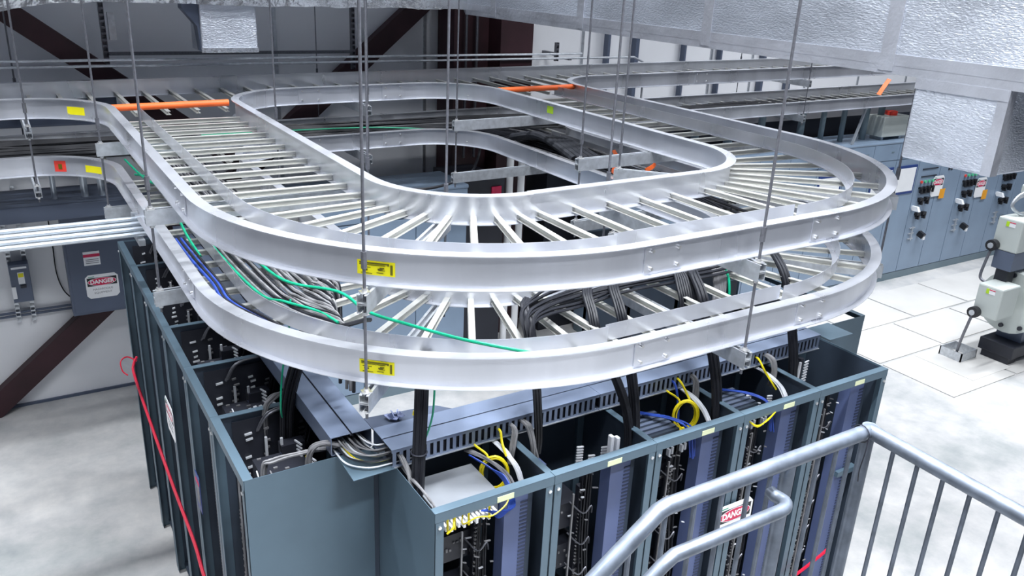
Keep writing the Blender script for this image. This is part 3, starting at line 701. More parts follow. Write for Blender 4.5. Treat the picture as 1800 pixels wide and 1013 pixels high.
# ------------------------------------------------------------------ cables lying in the lower tray
zr = TL - H + .048
random.seed(21)
gg = 'grey cables lying in the lower left tray'
N = 34
for k in range(N):                                    # down the left leg, round the first part of the elbow, then off through the rungs
    lay = k // 17; j = k % 17; x = 1.00 + j * .033 + random.uniform(-.008, .008); x = 1.0 + j * .0255 + random.uniform(-.008, .008); z = zr + .008 + lay * .013
    r = x - XO; R0 = RO - r; aend = 186 + (R0 - .87) * 66 + random.uniform(-2, 2)
    pts = [(x + random.uniform(-.02, .02), 7.6, z + .02)] + [(x + random.uniform(-.015, .015), y, z + random.uniform(0, .012)) for y in (7.0, 6.3, 5.6, 5.0, 4.5)]
    for q in (.25, .5, .75): a = 180 + (aend - 180) * q; pts.append((CX + R0 * cos(radians(a)) + random.uniform(-.008, .008), CY + R0 * sin(radians(a)), z + random.uniform(.005, .02)))
    a = radians(aend); pts.append((CX + R0 * cos(a), CY + R0 * sin(a), z + .012)); a = radians(aend + 3); pts.append((CX + R0 * cos(a), CY + R0 * sin(a), z - .03))
    pts.append((CX + R0 * cos(a), CY + R0 * sin(a), z - .30))
    cable('cable', pts, random.choice((.0072, .0085, .0065)), 'gcab' if k % 3 else 'blk', ('grey' if k % 3 else 'black') + ' cable in the flat run along the lower left tray', gg if k % 3 else 'black cables among the grey ones in the lower left tray', n=6, seg=5)
def arcp(R, a, z): return (CX + R * cos(radians(a)), CY + R * sin(radians(a)), z)
cable('cable', [(1.05, 6.2, zr + .05), (1.02, 5.2, zr + .045), (1.10, 4.6, zr + .05), (1.15, 4.0, zr + .05), arcp(1.0, 200, zr + .055), arcp(1.10, 215, zr + .05), arcp(1.22, 228, zr + .075), arcp(1.36, 240, zr + .085), arcp(1.45, 250, zr + .07), arcp(1.47, 258, zr + .02)], .008, 'green',
      'long green cable lying over the grey cables and along the lower front tray', n=8)
cable('cable', [(.98, 5.9, zr + .05), (.96, 4.7, zr + .05), arcp(1.30, 187, zr + .045), arcp(1.26, 196, zr + .05), arcp(1.22, 205, zr + .045), arcp(1.25, 212, zr + .035)], .007, 'green', 'short green cable beside the divider of the lower left tray', n=8)
cable('cable', [(.83, 7.0, zr + .08), (.86, 6.2, zr + .1), (.95, 5.6, zr + .13), (.93, 5.1, zr + .10), (.98, 4.8, zr + .05)], .008, 'green', 'green cable bunched at the hanger of the left trays')
cable('cable', [(.84, 6.6, zr + .05), (.90, 6.1, zr + .12), (.90, 5.6, zr + .12), (.87, 5.0, zr + .06), (.87, 4.6, zr + .03)], .008, 'green', 'second green cable bunched at the hanger of the left trays')
cable('cable', [arcp(1.31, 214, zr + .045), arcp(1.27, 216, zr + .055), arcp(1.20, 217, zr + .05), arcp(1.14, 217, zr + .03)], .011, 'blk', 'short black strap across the end of the grey cables')
for k in range(4):
    cable('cable', [(.80 + k * .014, 4.9, zr + .05), (.80 + k * .014, 4.5, zr + .055 + .008 * (k % 2)), (.82 + k * .012, 4.1, zr + .05), arcp(1.475 - k * .013, 188, zr + .04), arcp(1.46 - k * .013, 198, zr + .03 + .01 * (k % 2)), arcp(1.45 - k * .012, 206, zr + .01)], .008,
          'blue' if k % 2 == 0 else 'blk', ('blue' if k % 2 == 0 else 'black') + ' cable squeezed between divider and outer rail of the lower left tray', ('blue' if k % 2 == 0 else 'black') + ' cables beside the outer rail')
random.seed(33)
bk = 'black cables along the front straight of the lower tray'
for k in range(12):
    y0 = 3.10 + k * .022; z = zr + .02 + (k % 3) * .014; xs = 1.96 + (k % 4) * .012
    cable('cable', [(xs, 2.86 + k * .006, z - .20), (xs, 2.88 + k * .007, z - .04), (xs + .03, 2.93 + k * .012, z + .035), (xs + .16, 3.0 + k * .015, z + .04), (2.4, y0 - .02 + random.uniform(-.02, .02), z + .01), (2.7, y0 + random.uniform(-.02, .02), z + .03),
                    (3.1, y0 + .0 + random.uniform(-.03, .03), z + .02), (3.45, y0 + .02, z + .02), (3.75, y0 + .10 + .01 * k, z + .02), (4.05, 3.65 + k * .01, z + .02), (4.25 + k * .01, 4.1, z + .02), (4.4 + k * .012, 4.9, z + .02), (4.35 + k * .02, 5.8, z + .02), (4.3 + k * .02, 6.8, z + .02), (4.0, 7.7 , z + .02)],
          .0085, 'blk', 'black cable in the sagging run along the lower front tray', bk, n=6, seg=5)
for k in range(8):
    x = 3.02 + k * .016
    cable('cable', [(3.7, 3.35 + k * .008, zr + .05), (3.35, 3.28, zr + .07 + .004 * k), (3.12 + k * .01, 3.20, zr + .085), (x, 3.08, zr + .06), (x - .03, 3.0, zr - .03), (x - .04, 2.98, zr - .18)], .008, 'blk',
          'black cable fanning off the lower tray left of the front hanger', 'black cables dropping between rungs left of the front hanger')
for k in range(7):
    x = 3.38 + k * .014
    cable('cable', [(3.8, 3.5 + k * .01, zr + .05), (3.55, 3.38, zr + .08), (x + .02, 3.25, zr + .075), (x, 3.15, zr + .0), (x, 3.13, zr - .2)], .009, 'gcab', 'grey cable waterfalling through the rungs right of the front hanger', 'grey cables dropping through the right elbow')
cable('cable', [(3.8, 3.55, zr + .05), (3.58, 3.36, zr + .085), (3.50, 3.22, zr + .06), (3.48, 3.13, zr - .02), (3.49, 3.11, zr - .2)], .008, 'green', 'green cable waterfalling right of the front hanger')
tag(MB().tube(smooth_path([(4.80, 3.72, zr + .11), (4.82, 3.62, zr + .09), (4.80, 3.54, zr + .04)]), .018, 8).build('cable', mat('lilac_jacket', (.45, .42, .66), .5), smooth=True), 'short lilac cable at the outer rail of the lower right elbow', 'cable')
random.seed(40)
for k in range(26):                                   # right leg and back run, deep pile
    x = 4.14 + (k % 13) * .055; z = zr + .01 + (k // 13) * .02
    cable('cable', [(x + random.uniform(-.02, .02), 4.2 + random.uniform(-.2, .3), z)] + [(x + random.uniform(-.04, .04), y, z + random.uniform(0, .03)) for y in (4.9, 5.5, 6.1, 6.7)] + [(x + random.uniform(-.3, .1), 7.3, z + .03), (x - .7 + random.uniform(-.3, .3), 7.75, z + .03), (x - 1.9, 7.8 + random.uniform(-.2, .2), z)],
          .0105, 'blk' if k % 8 else 'gcab', ('black' if k % 8 else 'grey') + ' cable in the heavy run along the lower right tray', ('black' if k % 8 else 'grey') + ' cables in the lower right tray', n=6, seg=4)
for k in range(30):
    y = 7.45 + (k % 15) * .05; z = zr + .01 + (k // 15) * .022
    cable('cable', [(x, y + random.uniform(-.035, .035), z + random.uniform(0, .035)) for x in (-1.5, -.5, .5, 1.5, 2.5, 3.5, 4.5, 5.5, 6.5, 7.5, 8.5, 9.5, 10.5, 11.5, 12.5)],
          .0125, 'blk', 'black cable in the pile along the lower back run', 'black cables along the lower back run', n=5, seg=3)
cable('cable', [(1.6, 7.9, zr + .06), (2.5, 7.75, zr + .085), (3.2, 7.7, zr + .08), (3.7, 7.5, zr + .07), (3.9, 7.4, zr + .05)], .009, 'green', 'thin green cable over the black pile at the back of the loop')
# wrapped coil and orange straps in the right leg
m = MB(); random.seed(2)
for k in range(5): m.tube(smooth_path([(4.22 + .05 * k, 6.75 - .02 * k, zr + .10), (4.30 + .05 * k, 6.45, zr + .17 - .012 * k), (4.33 + .05 * k, 6.15, zr + .12), (4.35 + .05 * k, 5.9 - .03 * k, zr + .05)]), .034, 8)
tag(m.build('wrapped_bundle', 'mesh', smooth=True), 'dark grey wrapped hump of cables in the lower right tray', 'cable bundle', kind='stuff')
def strap(pts, label, w=.035):
    m = MB()
    P = smooth_path(pts, 5); b = 0
    for a, c in zip(P[:-1], P[1:]): m.bar(a, c + (c - a) * .12, w, .006, up=(1, 0.2, .2))
    tag(m.build('orange_strap', 'orange'), label, 'strap', 'orange straps on the trays')
strap([(4.12, 5.05, TL + .015 + .012), (4.10, 5.02, TL + .07), (4.11, 5.0, TL + .15), (4.08, 5.02, TL + .22)], 'orange strap standing up inside the loop near the right leg')
strap([(4.75, 5.3, TL + .01), (4.70, 5.22, TL + .03), (4.62, 5.15, TL + .025), (4.5, 5.1, TL + .01)], 'orange strap end lying over the hanger of the right leg')
strap([(4.42, 4.55, zb + .06), (4.43, 4.5, TL - .04), (4.43, 4.52, TL + .02)], 'short orange strap below the right leg, seen through the loop')
strap([(10.55, 7.30, TL + .11), (10.62, 7.30, TL + .2), (10.72, 7.30, TU - .13)], 'orange strap between the two back trays on the far right', w=.06)
m = MB().tube(smooth_path([(2.6, 7.5, 2.80), (2.75, 7.25, 2.62), (3.0, 7.05, 2.5), (3.4, 6.95, 2.44), (3.9, 7.05, 2.5), (4.15, 7.25, 2.65), (4.3, 7.5, 2.80)], 8), .014, 8)
tag(m.build('cable', 'blk', smooth=True), 'single thick black cable sagging across the inside of the loop', 'cable')

# ------------------------------------------------------------------ signs
def danger_sign(loc, rot, w, h, label, body=True, wordlines=('HAZARDOUS', 'EQUIPMENT')):
    t = thing('danger_sign', label, 'sign', loc, 0); t.rotation_euler = rot    # local xy plane, facing +z
    B = lambda mb, name, m, par=None, **k: mb.build(name, m, par or t, world=False, **k)
    c = h * .12
    P = [(-w / 2 + c, -h / 2), (w / 2 - c, -h / 2), (w / 2, -h / 2 + c), (w / 2, h / 2 - c), (w / 2 - c, h / 2), (-w / 2 + c, h / 2), (-w / 2, h / 2 - c), (-w / 2, -h / 2 + c)]
    B(MB().prism(P, 0, .003), 'board', 'white')
    q = B(MB().prism([(-w * .45, h * .02), (w * .45, h * .02), (w * .45, h * .37), (-w * .45, h * .37)], .003, .0036), 'black_field', 'signblk')
    E = [(w * .42 * cos(a), h * .19 + h * .155 * sin(a)) for a in [2 * pi * k / 28 for k in range(28)]]
    E2 = [(x * 1.04, h * .19 + (y - h * .19) * 1.1) for x, y in E]
    B(MB().prism(E2, .0036, .0039), 'oval_border', 'white', q); B(MB().prism(E, .0039, .0043), 'red_oval', 'signred', q)
    text('sign_text', 'DANGER', h * .23, 'white', q, (0, h * .185, .0045), (0, 0, 0), .0003, sx=w * .70 / (h * .23 * 3.9), bold=.002)
    if body:
        for k, s in enumerate(wordlines):
            text('sign_text', s, h * .12, 'signtxt', t, (0, -h * .13 - k * h * .15, .0033), (0, 0, 0), .0002)
    B(MB().box(-w * .40, h * .405, .003, -w * .22, h * .43, .0034), 'green_mark', 'green')
    return t
danger_sign((.678, 8.592, 1.322), (pi / 2, 0, 0), .295, .246, 'white DANGER sign with red oval on the wall panelboard')
danger_sign((3.17, 2.566, 1.62), (pi / 2, 0, 0), .27, .24, 'white DANGER sign hung on the front racks behind the handrail')
danger_sign((.674, 5.01, 1.66), (pi / 2, 0, -pi / 2), .26, .24, 'white DANGER sign seen edge on along the left row')
o = MB().box(.682, 4.25, 1.42, .686, 4.36, 1.66).build('notice_plate', 'screen')
tag(o, 'blue and red notice plate on the left row', 'notice'); 
MB().box(.680, 4.26, 1.60, .682, 4.35, 1.62).build('red_stripe', 'signred', o); MB().box(.680, 4.27, 1.47, .682, 4.34, 1.585).build('printed_lines', 'gcab', o)

# ------------------------------------------------------------------ wall equipment, left
t = thing('panelboard', 'large dark grey panelboard on the back wall behind the left row', 'electrical panel', (.62, 8.97, 1.03))
MB().box(.388, 8.60, 1.035, 1.20, 8.775, 2.28).build('cabinet_body', 'panel', t, bevel=.006)
MB().box(.41, 8.594, 1.06, 1.18, 8.601, 2.25).build('door', 'panel', t, bevel=.002)
MB().box(.60, 8.775, 2.10, 1.0, 8.968, 2.14).build('standoff', 'strut', t)
s = MB().box(.543, 8.590, 1.545, .688, 8.594, 1.685).build('notice', 'white', t)
MB().box(.543, 8.588, 1.63, .688, 8.590, 1.66).build('red_band', 'signred', s)
m = MB()
for k in range(3): m.box(.56, 8.5885, 1.565 + k * .018, .675, 8.590, 1.571 + k * .018)
m.build('printed_lines', 'signtxt', s)
t = thing('disconnect_switch', 'grey safety switch box on two vertical struts on the left wall', 'switch box', (0, 8.97, 1.2))
MB().box(-.09, 8.78, 1.195, .08, 8.90, 1.58).build('enclosure', 'panel', t, bevel=.005)
MB().box(-.07, 8.777, 1.535, .06, 8.78, 1.555).build('white_label', 'white', t)
m = MB().box(-.025, 8.777, 1.38, .03, 8.78, 1.50).build('yellow_label', 'white', t); MB().box(-.02, 8.775, 1.45, .025, 8.777, 1.49).build('yellow_field', 'sticker', m)
MB().box(-.09, 8.765, 1.24, -.055, 8.78, 1.36).build('lever_label', 'white', t); MB().box(-.015, 8.76, 1.345, .035, 8.78, 1.37).build('latch', 'dark', t)
for i, x in enumerate((-.075, .055)):
    m = MB().box(x - .02, 8.905, .93, x - .017, 8.945, 2.3); m.box(x + .017, 8.905, .93, x + .02, 8.945, 2.3); m.box(x - .02, 8.942, .93, x + .02, 8.945, 2.3)
    z = .95
    while z < 2.3: m.box(x - .017, 8.905, z, x + .017, 8.908, z + .014); z += .045
    tag(m.build('strut_channel', 'strut'), ['left', 'right'][i] + ' perforated upright channel behind the wall safety switch', 'channel', 'channels behind the safety switch')
m = MB()
for k, z in enumerate((1.005, 1.04)): m.cyl((-3, 8.93, z), (.40, 8.93, z), .013, 8)
tag(m.build('conduit_pair', 'panel', smooth=True), 'dark pair of thin conduits along the left wall below the switch', 'conduit', kind='stuff')
cable('cable', [(.30, 8.95, 2.2), (.315, 8.95, 1.75), (.31, 8.95, 1.4), (.35, 8.95, 1.2), (.42, 8.93, 1.1)], .006, 'blk', 'thin dark wire hanging on the wall between switch and panelboard')
for k in range(4):
    z = 2.742 - k * .026 ; y = 5.86 - k * .035
    o = MB().tube([(-3.0, y, z), (.775, y, z + .004)], .0165, 12).build('conduit', 'pipe', smooth=True)
    tag(o, ['top', 'second', 'third', 'lowest'][k] + ' of the four bright conduits running in from the left', 'conduit', 'bright horizontal conduits at the left')
m = MB().box(.70, 5.70, 2.60, .74, 5.95, 2.64); m.box(.70, 5.91, 2.60, .74, 5.95, 2.772)
tag(m.build('conduit_bracket', 'strut'), 'strut bracket at the right ends of the four bright conduits', 'bracket')
for i, (x, y, r) in enumerate(((.36, 8.1, .022), (.60, 8.1, .03), (.74, 8.1, .03))):
    tag(MB().cyl((x, y, 2.36), (x, y, 2.79), r, 10).build('conduit', 'pipe', smooth=True), ['thin', 'left thick', 'right thick'][i] + ' upright conduit under the lower back tray at the left', 'conduit', 'upright conduits under the left back tray')
# dark enclosure standing under the back run at the left
tag(MB().box(-3.2, 7.9, 2.22, .95, 8.55, 2.36).build('dark_box', 'panel', bevel=.01), 'dark horizontal box under the back tray at the left', 'dark_box')

tag(MB().box(-3.2, 8.32, 2.95, .98, 8.46, 3.20).build('dark_box', 'panel', bevel=.02), 'dark rounded box added for the dark band between the left back trays', 'dark_box')  # added to darken the gap between the trays and hide the wall
# ------------------------------------------------------------------ steel structure
def steel(a, b, w, h, name, label, cat='brace'):
    m = MB(); m.bar(a, b, w, h, up=(0, 1, 0)); tag(m.build(name, 'maroon', bevel=.006), label, cat)
steel((-.47, 8.862, 0.05), (4.42, 8.862, 4.16), .21, .14, 'steel_brace', 'dark red steel brace rising from the floor at the left towards the column')
steel((.02, 8.60, 4.06), (2.1, 8.60, 2.45), .19, .15, 'steel_brace', 'dark steel brace falling from the top left behind the trays')
m = MB().box(4.50, 8.50, 0, 4.56, 8.9, 6.8); m.box(4.56, 8.70, 0, 5.10, 8.72, 6.8); m.box(5.06, 8.42, 0, 5.50, 8.90, 6.8)
tag(m.build('steel_column', 'maroon', bevel=.004), 'dark red steel column at the back wall right of the loop', 'column')
for x in (4.72, 4.86):
    tag(MB().cyl((x, 8.62, 2.3), (x, 8.62, 6.8), .018, 8).build('conduit', 'rod', smooth=True), 'thin dark conduit in the shadow of the steel column', 'conduit', 'thin conduits at the steel column')
# thin conduits along the back wall above the tray
for k, (z, x1) in enumerate(((3.515, 6.20), (3.465, 6.9))):
    pts = [(-3, 8.40, z - .02), (x1, 8.40, z)]
    if k == 1: pts += [(x1 + .12, 8.40, z), (x1 + .27, 8.40, z - .06), (x1 + .30, 8.40, z - .12), (x1 + .30, 8.40, 2.5)]
    tag(MB().tube(pts, .013, 8).build('conduit', 'strut', smooth=True), ['upper thin conduit running above the back tray', 'lower thin conduit above the back tray, turning down at its right end'][k], 'conduit', 'thin conduits above the back tray')
for i, (x, z0, z1, lab) in enumerate(((.98, 3.35, 6.5, 'perforated upright channel on the wall left of the duct drop'), (3.38, 3.35, 6.5, 'perforated upright channel on the wall by the diagonal brace'), (6.02, 3.40, 3.62, 'short bracket holding the thin conduits'))):
    m = MB().box(x - .022, 8.66, z0, x - .018, 8.70, z1); m.box(x + .018, 8.66, z0, x + .022, 8.70, z1); m.box(x - .022, 8.697, z0, x + .022, 8.70, z1)
    if i == 2: m.box(x - .02, 8.69, z0 + .06, x + .02, 8.975, z0 + .10); m.box(x - .02, 8.38, 3.44, x + .02, 8.67, 3.452)
    z = z0 + .02
    while z < min(z1, 4.4): m.box(x - .018, 8.66, z, x + .018, 8.663, z + .022); z += .055
    tag(m.build('strut_channel', 'rod'), lab, 'channel')
m = MB().box(1.0, 8.63, 3.52, 3.36, 8.66, 3.55)
tag(m.build('strut_channel', 'rod'), 'horizontal channel on the wall below the square duct drop', 'channel')
for i, (x, w) in enumerate(((6.95, .04), (7.42, .06), (8.3, .03), (9.0, .03), (9.9, .05), (10.5, .06))):
    tag(MB().box(x, 8.86, 2.4, x + w, 8.95, 5.2).build('wall_post', 'panel'), f'{["slim", "wide", "narrow", "plain", "darker", "broad"][i]} upright post on the wall, number {i + 1} from the column towards the duct' if False else
        ['slim wall post just right of the long suspended rods', 'wide dark wall post behind the bent conduit', 'narrow wall post right of the bent conduit', 'slim wall post left of the paired posts', 'left one of the paired wall posts under the duct', 'right, broader one of the paired wall posts under the duct'][i], 'post', 'upright wall posts right of the column')
# notice plates
tag(MB().box(1.02, 8.60, 3.66, 1.08, 8.655, 3.9).build('junction_box', 'strut'), 'small pale box on the upright wall channel at the upper left', 'box')

# ------------------------------------------------------------------ foil wrapped ducts
t = thing('foil_duct', 'big foil insulated air duct running along the upper right', 'duct', (4.4, 5, 3.99))
MB().box(4.2, -1.5, 3.99, 4.575, 7.76, 5.6).build('insulated_body', 'foil', t, bevel=.03)
m = MB().box(4.196, -1.5, 4.03, 4.201, 7.7, 4.09); m.build('tape_seam', 'foiltape', t)
for y in (1.7, 2.85, 4.25, 5.7, 7.1): MB().box(4.193, y, 4.0, 4.199, y + .09, 5.6).build('tape_band', 'foiltape', t)
MB().box(4.197, -1.5, 3.985, 4.25, 7.7, 4.035).build('corner_tape', 'foiltape', t)
t = thing('duct_drop', 'square foil duct drop hanging from the big duct at the right', 'duct', (4.4, 2.45, 3.56))
MB().box(4.2005, 2.20, 3.56, 4.57, 2.70, 3.9895).build('insulated_body', 'foil', t, bevel=.012)
MB().box(4.197, 2.197, 3.56, 4.26, 2.25, 3.985).build('corner_tape', 'foiltape', t)
MB().box(4.195, 2.2, 3.93, 4.2, 2.70, 3.985).build('tape_band', 'foiltape', t)
t = thing('foil_duct', 'crinkled bright foil duct crossing high along the back wall', 'duct', (2, 7.9, 4.0))
import bmesh
def crumple(x0, x1, y0, y1, z0, z1, amp, name, mt, par, nx=70, ny=8, nz=14, sag=None):
    bm = bmesh.new(); bmesh.ops.create_grid(bm, x_segments=nx, y_segments=nz, size=.5)
    random.seed(77)
    from mathutils import noise
    for v in bm.verts:
        u, w = v.co.x + .5, v.co.y + .5
        x = x0 + (x1 - x0) * u; s = w * 2
        if s < 1: y, z = y0 + (y1 - y0) * (1 - s) , z0
        else: y, z = y0, z0 + (z1 - z0) * (s - 1)
        n = noise.noise_vector(Vector((x * 4.5, y * 4.5, z * 4.5))) * amp + noise.noise_vector(Vector((x * 13, y * 13, z * 13))) * amp * .45
        v.co = Vector((x, y, z + (sag(x) if sag else 0))) + n
    me = bpy.data.meshes.new(name); bm.to_mesh(me); bm.free(); me.materials.append(M[mt])
    o3 = ORG[par.name]
    for v in me.vertices: v.co -= Vector(o3)
    o = bpy.data.objects.new(name, me); COL.objects.link(o); o.parent = par
    so = o.modifiers.new('s', 'SOLIDIFY'); so.thickness = .02; so.offset = 1 if False else -1
crumple(-1.2, 4.2, 7.66, 8.2, 4.03, 5.8, .016, 'foil_jacket', 'foilc', t, nx=150, nz=30, sag=lambda x: -.16 * max(0, (.6 - x)) if x > -.6 else -.19)  # unseen upper height added to keep light off the upper wall
t = thing('duct_drop', 'square foil wrapped duct stub hanging near the back wall at the upper left', 'duct', (1.85, 7.9, 3.64))
MB().box(1.635, 7.72, 3.63, 2.115, 8.12, 4.06).build('insulated_body', 'foil', t, bevel=.012)
MB().hull([(1.635, 7.75, 4.05), (1.50, 7.75, 4.05), (1.50, 7.75, 3.99), (1.615, 7.75, 3.85), (1.635, 7.75, 3.64)], (0, .15, 0)).build('angled_flap', 'panel', t)
MB().box(1.63, 7.715, 3.63, 2.12, 7.722, 3.67).build('tape_band', 'foilc', t)

# ------------------------------------------------------------------ switchgear behind and right
ZM = 2.30
def cabinet(x0, w, label, kind, seed):
    t = thing('switchgear_cabinet', label, 'electrical cabinet', (x0, 7.46, 0), group='blue grey switchgear lineup')
    random.seed(seed)
    MB().box(x0 + .001, 7.48, .12, x0 + w - .001, 8.10, ZM).build('cabinet_body', 'mcc', t)
    MB().box(x0, 7.465, 0, x0 + w, 8.08, .12).build('plinth', 'mccd', t)
    MB().box(x0 + .006, 7.460, .13, x0 + w - .006, 7.481, ZM - .30).build('door', 'mcc', t, bevel=.004)
    MB().box(x0 + .004, 7.455, ZM - .29, x0 + w - .004, 7.481, ZM - .04).build('upper_cover', 'mcc', t, bevel=.004)
    MB().cyl((x0, 7.465, ZM - .02), (x0 + w, 7.465, ZM - .02), .022, 8).build('top_moulding', 'mcc', t, smooth=True)
    MB().box(x0 + w * .7, 7.448, ZM - .17, x0 + w * .7 + .06, 7.455, ZM - .155).build('latch', 'mccd', t)
    F = 7.46
    if kind == 'dev':
        m = MB()
        for z in (1.80, 1.68): m.box(x0 + .12, F - .012, z, x0 + .52, F, z + .012)
        m.box(x0 + .2, F - .01, 1.40, x0 + .42, F, 1.41)
        m.build('vent_line', 'dark', t)
        for j in range(4):
            c = (x0 + .15 + j * .10, F, 1.60)
            MB().cyl(c, (c[0], F - .02, c[2]), .023, 10).build('indicator_lamp', 'ledr' if j == 0 else 'ledg', t)
            a = MB(); a.box(c[0] - .038, F - .045, 1.49, c[0] + .028, F, 1.525); a.box(c[0] + .0, F - .045, 1.42, c[0] + .028, F, 1.50); a.build('switch_handle', 'knob', t)
        for j in range(2):
            for zz in (1.30, 1.06):
                c = x0 + .20 + j * .16
                a = MB(); a.box(c - .045, F - .055, zz, c + .04, F, zz + .045); a.box(c + .01, F - .055, zz - .07, c + .04, F, zz + .01); a.cyl((c, F, zz - .02), (c, F - .03, zz - .02), .022, 8); a.build('switch_handle', 'knob', t)
        a = MB().obox((x0 + .06, F - .06, 1.19), (.028, 0, 0), (0, .06, 0), (0, .02, .035)); a.build('ammeter_switch', 'white', t)
        a = MB().obox((x0 + .38, F - .06, .72), (.03, 0, .0), (0, .05, .02), (0, -.02, .04)); k = a.build('padlock', 'knob', t)
        MB().obox((x0 + .40, F - .10, .67), (.025, 0, 0), (0, .01, 0), (0, 0, .028)).build('padlock_tag', 'white', k)
        a = MB()
        for zz in (.84, .75, .66): a.box(x0 + .10, F - .02, zz, x0 + .24, F, zz + .014)
        a.box(x0 + .16, F - .03, .64, x0 + .18, F, .87)
        a.build('hinge_bar', 'strut', t)
    if kind == 'window':
        a = MB().box(x0 + .05, F - .012, 1.45, x0 + .55, F, 1.90).build('window_frame', 'screen', t); MB().box(x0 + .08, F - .016, 1.49, x0 + .52, F - .012, 1.86).build('pane', 'white', a)
    if kind == 'sign':
        a = MB().box(x0 + .12, F - .012, 1.86, x0 + .50, F, 2.0).build('window_frame', 'screen', t); MB().box(x0 + .15, F - .016, 1.88, x0 + .47, F - .012, 2.0).build('pane', 'white', a)
        a = MB()
        for j in range(2): a.box(x0 + .22 + j * .07, F - .01, 1.74, x0 + .26 + j * .07, F, 1.82)
        a.build('meter', 'dark', t)
    return t
klist = {9.75: 'window', 10.95: 'window', 11.55: 'window', 12.15: 'dev', 12.75: 'sign', 13.35: 'dev', 13.95: 'sign', 14.55: 'dev', 15.15: 'sign'}
lab = {9.75: 'switchgear section with a blue framed window, farthest left of the windowed ones', 10.95: 'windowed switchgear section seen between the right elbow rungs', 11.55: 'switchgear section with a large white window touching the right elbow',
       12.15: 'switchgear section with black switches, nearest to the trays', 12.75: 'switchgear section with the left DANGER label of the right lineup', 13.35: 'switchgear section with black switches between the two DANGER labels',
       13.95: 'switchgear section with the second DANGER label of the right lineup', 14.55: 'switchgear section with black switches behind the grey machine boxes', 15.15: 'last switchgear section at the right edge'}
x = 6.15; i = 0
while x < 15.5:
    kx = min(klist, key=lambda q: abs(q - x)); kd = klist[kx] if abs(kx - x) < .05 else 'plain'
    plain = ['first', 'second', 'third', 'fourth', 'fifth', 'sixth', 'seventh', 'eighth']
    cabinet(x, .6, lab[kx] if kd != 'plain' else f'plain switchgear section, {plain[i]} from the floor gap', kd, i); 
    if kd == 'plain': i += 1
    x += .6
for k in range(4):
    cabinet(1.75 + k * .6, .6, ['leftmost plain switchgear cabinet below the loop', 'second plain switchgear cabinet below the loop', 'third plain switchgear cabinet below the loop', 'switchgear cabinet below the loop next to the floor gap'][k], 'plain', 20 + k)
# MCC danger labels with orange tags
for (x, z, labl) in ((12.74, 1.50, 'left DANGER label with an orange tag on the switchgear'), (14.02, 1.36, 'right DANGER label with an orange tag on the switchgear'), (15.2, 1.95, 'DANGER label at the right edge on the switchgear')):
    s = danger_sign((x, 7.444, z), (pi / 2, 0, 0), .30, .34, labl, wordlines=())
    MB().box(.10, -.22, .004, .24, -.06, .007).build('orange_tag', mat('amber_tag', (.8, .35, .02), .5), s, world=False)
# dark opening block, red and white things beside the gap
tag(MB().box(4.16, 7.55, 0, 4.655, 8.3, 2.30).build('dark_cabinet', 'dark'), 'black cabinet in the gap beside the blue grey cabinets below the loop', 'cabinet')
tag(MB().box(4.49, 7.535, 2.12, 4.61, 7.549, 2.22).build('red_label', 'signred'), 'small red label on the black cabinet seen through the loop', 'label')
for x, lb in ((4.75, 'left white upright tube beside the black cabinet'), (4.90, 'right white upright tube beside the black cabinet')):
    tag(MB().cyl((x, 7.6, 0), (x, 7.6, 2.775), .04, 12).build('conduit', 'white', smooth=True), lb, 'conduit')
# pale stanchions and box seen between the rungs of the front tray
t = thing('equipment_stand', 'pale boxed meter stand on the floor seen through the lower front rungs', 'stand', (6.3, 6.6, 0))
MB().box(6.05, 6.5, 0, 6.10, 6.55, 1.2).build('leg', 'strut', t); MB().box(6.75, 6.5, 0, 6.80, 6.55, 1.2).build('leg', 'strut', t)
MB().box(6.0, 6.45, .55, 6.85, 6.6, 1.25).build('meter_case', 'mcc', t, bevel=.01)
MB().box(6.1, 6.44, .7, 6.3, 6.45, 1.15).build('meter_face', 'white', t)
# conduits rising from the switchgear tops
random.seed(8)
cx_ = [9.6, 10.05, 10.5, 11.0, 11.35, 8.2, 7.6, 8.8]
for k, x in enumerate(cx_):
    tag(MB().cyl((x, 7.75, ZM), (x, 7.75, 2.80), random.choice((.05, .04, .06)), 10).build('conduit', 'mccd', smooth=True), 'stub conduit rising from the switchgear top into the lower back tray', 'conduit', 'stub conduits on the switchgear top')
tag(MB().bar((10.45, 7.5, 2.3), (10.62, 7.5, 2.82), .03, .03).build('brace_rod', 'pipe'), 'slanting pale rod between switchgear top and back tray', 'rod')
t = thing('beacon_box', 'pale box with a red beacon standing on the switchgear by the duct drop', 'box', (11.5, 7.6, ZM))
MB().box(11.18, 7.55, ZM + .05, 11.80, 7.85, ZM + .35).build('enclosure', 'box', t, bevel=.01)
MB().box(11.25, 7.6, ZM, 11.3, 7.8, ZM + .05).build('foot', 'strut', t); MB().box(11.68, 7.6, ZM, 11.73, 7.8, ZM + .05).build('foot', 'strut', t)
MB().cyl((11.52, 7.7, ZM + .35), (11.52, 7.7, ZM + .41), .09, 14).build('beacon', 'redstick', t, smooth=True)
tag(MB().box(5.7, 8.25, 0, 15.6, 8.8, 2.55).build('rear_dark_block', 'dark'), 'long dark block behind the switchgear lineup', 'enclosure')  # plain dark block added to fill the background above the switchgear

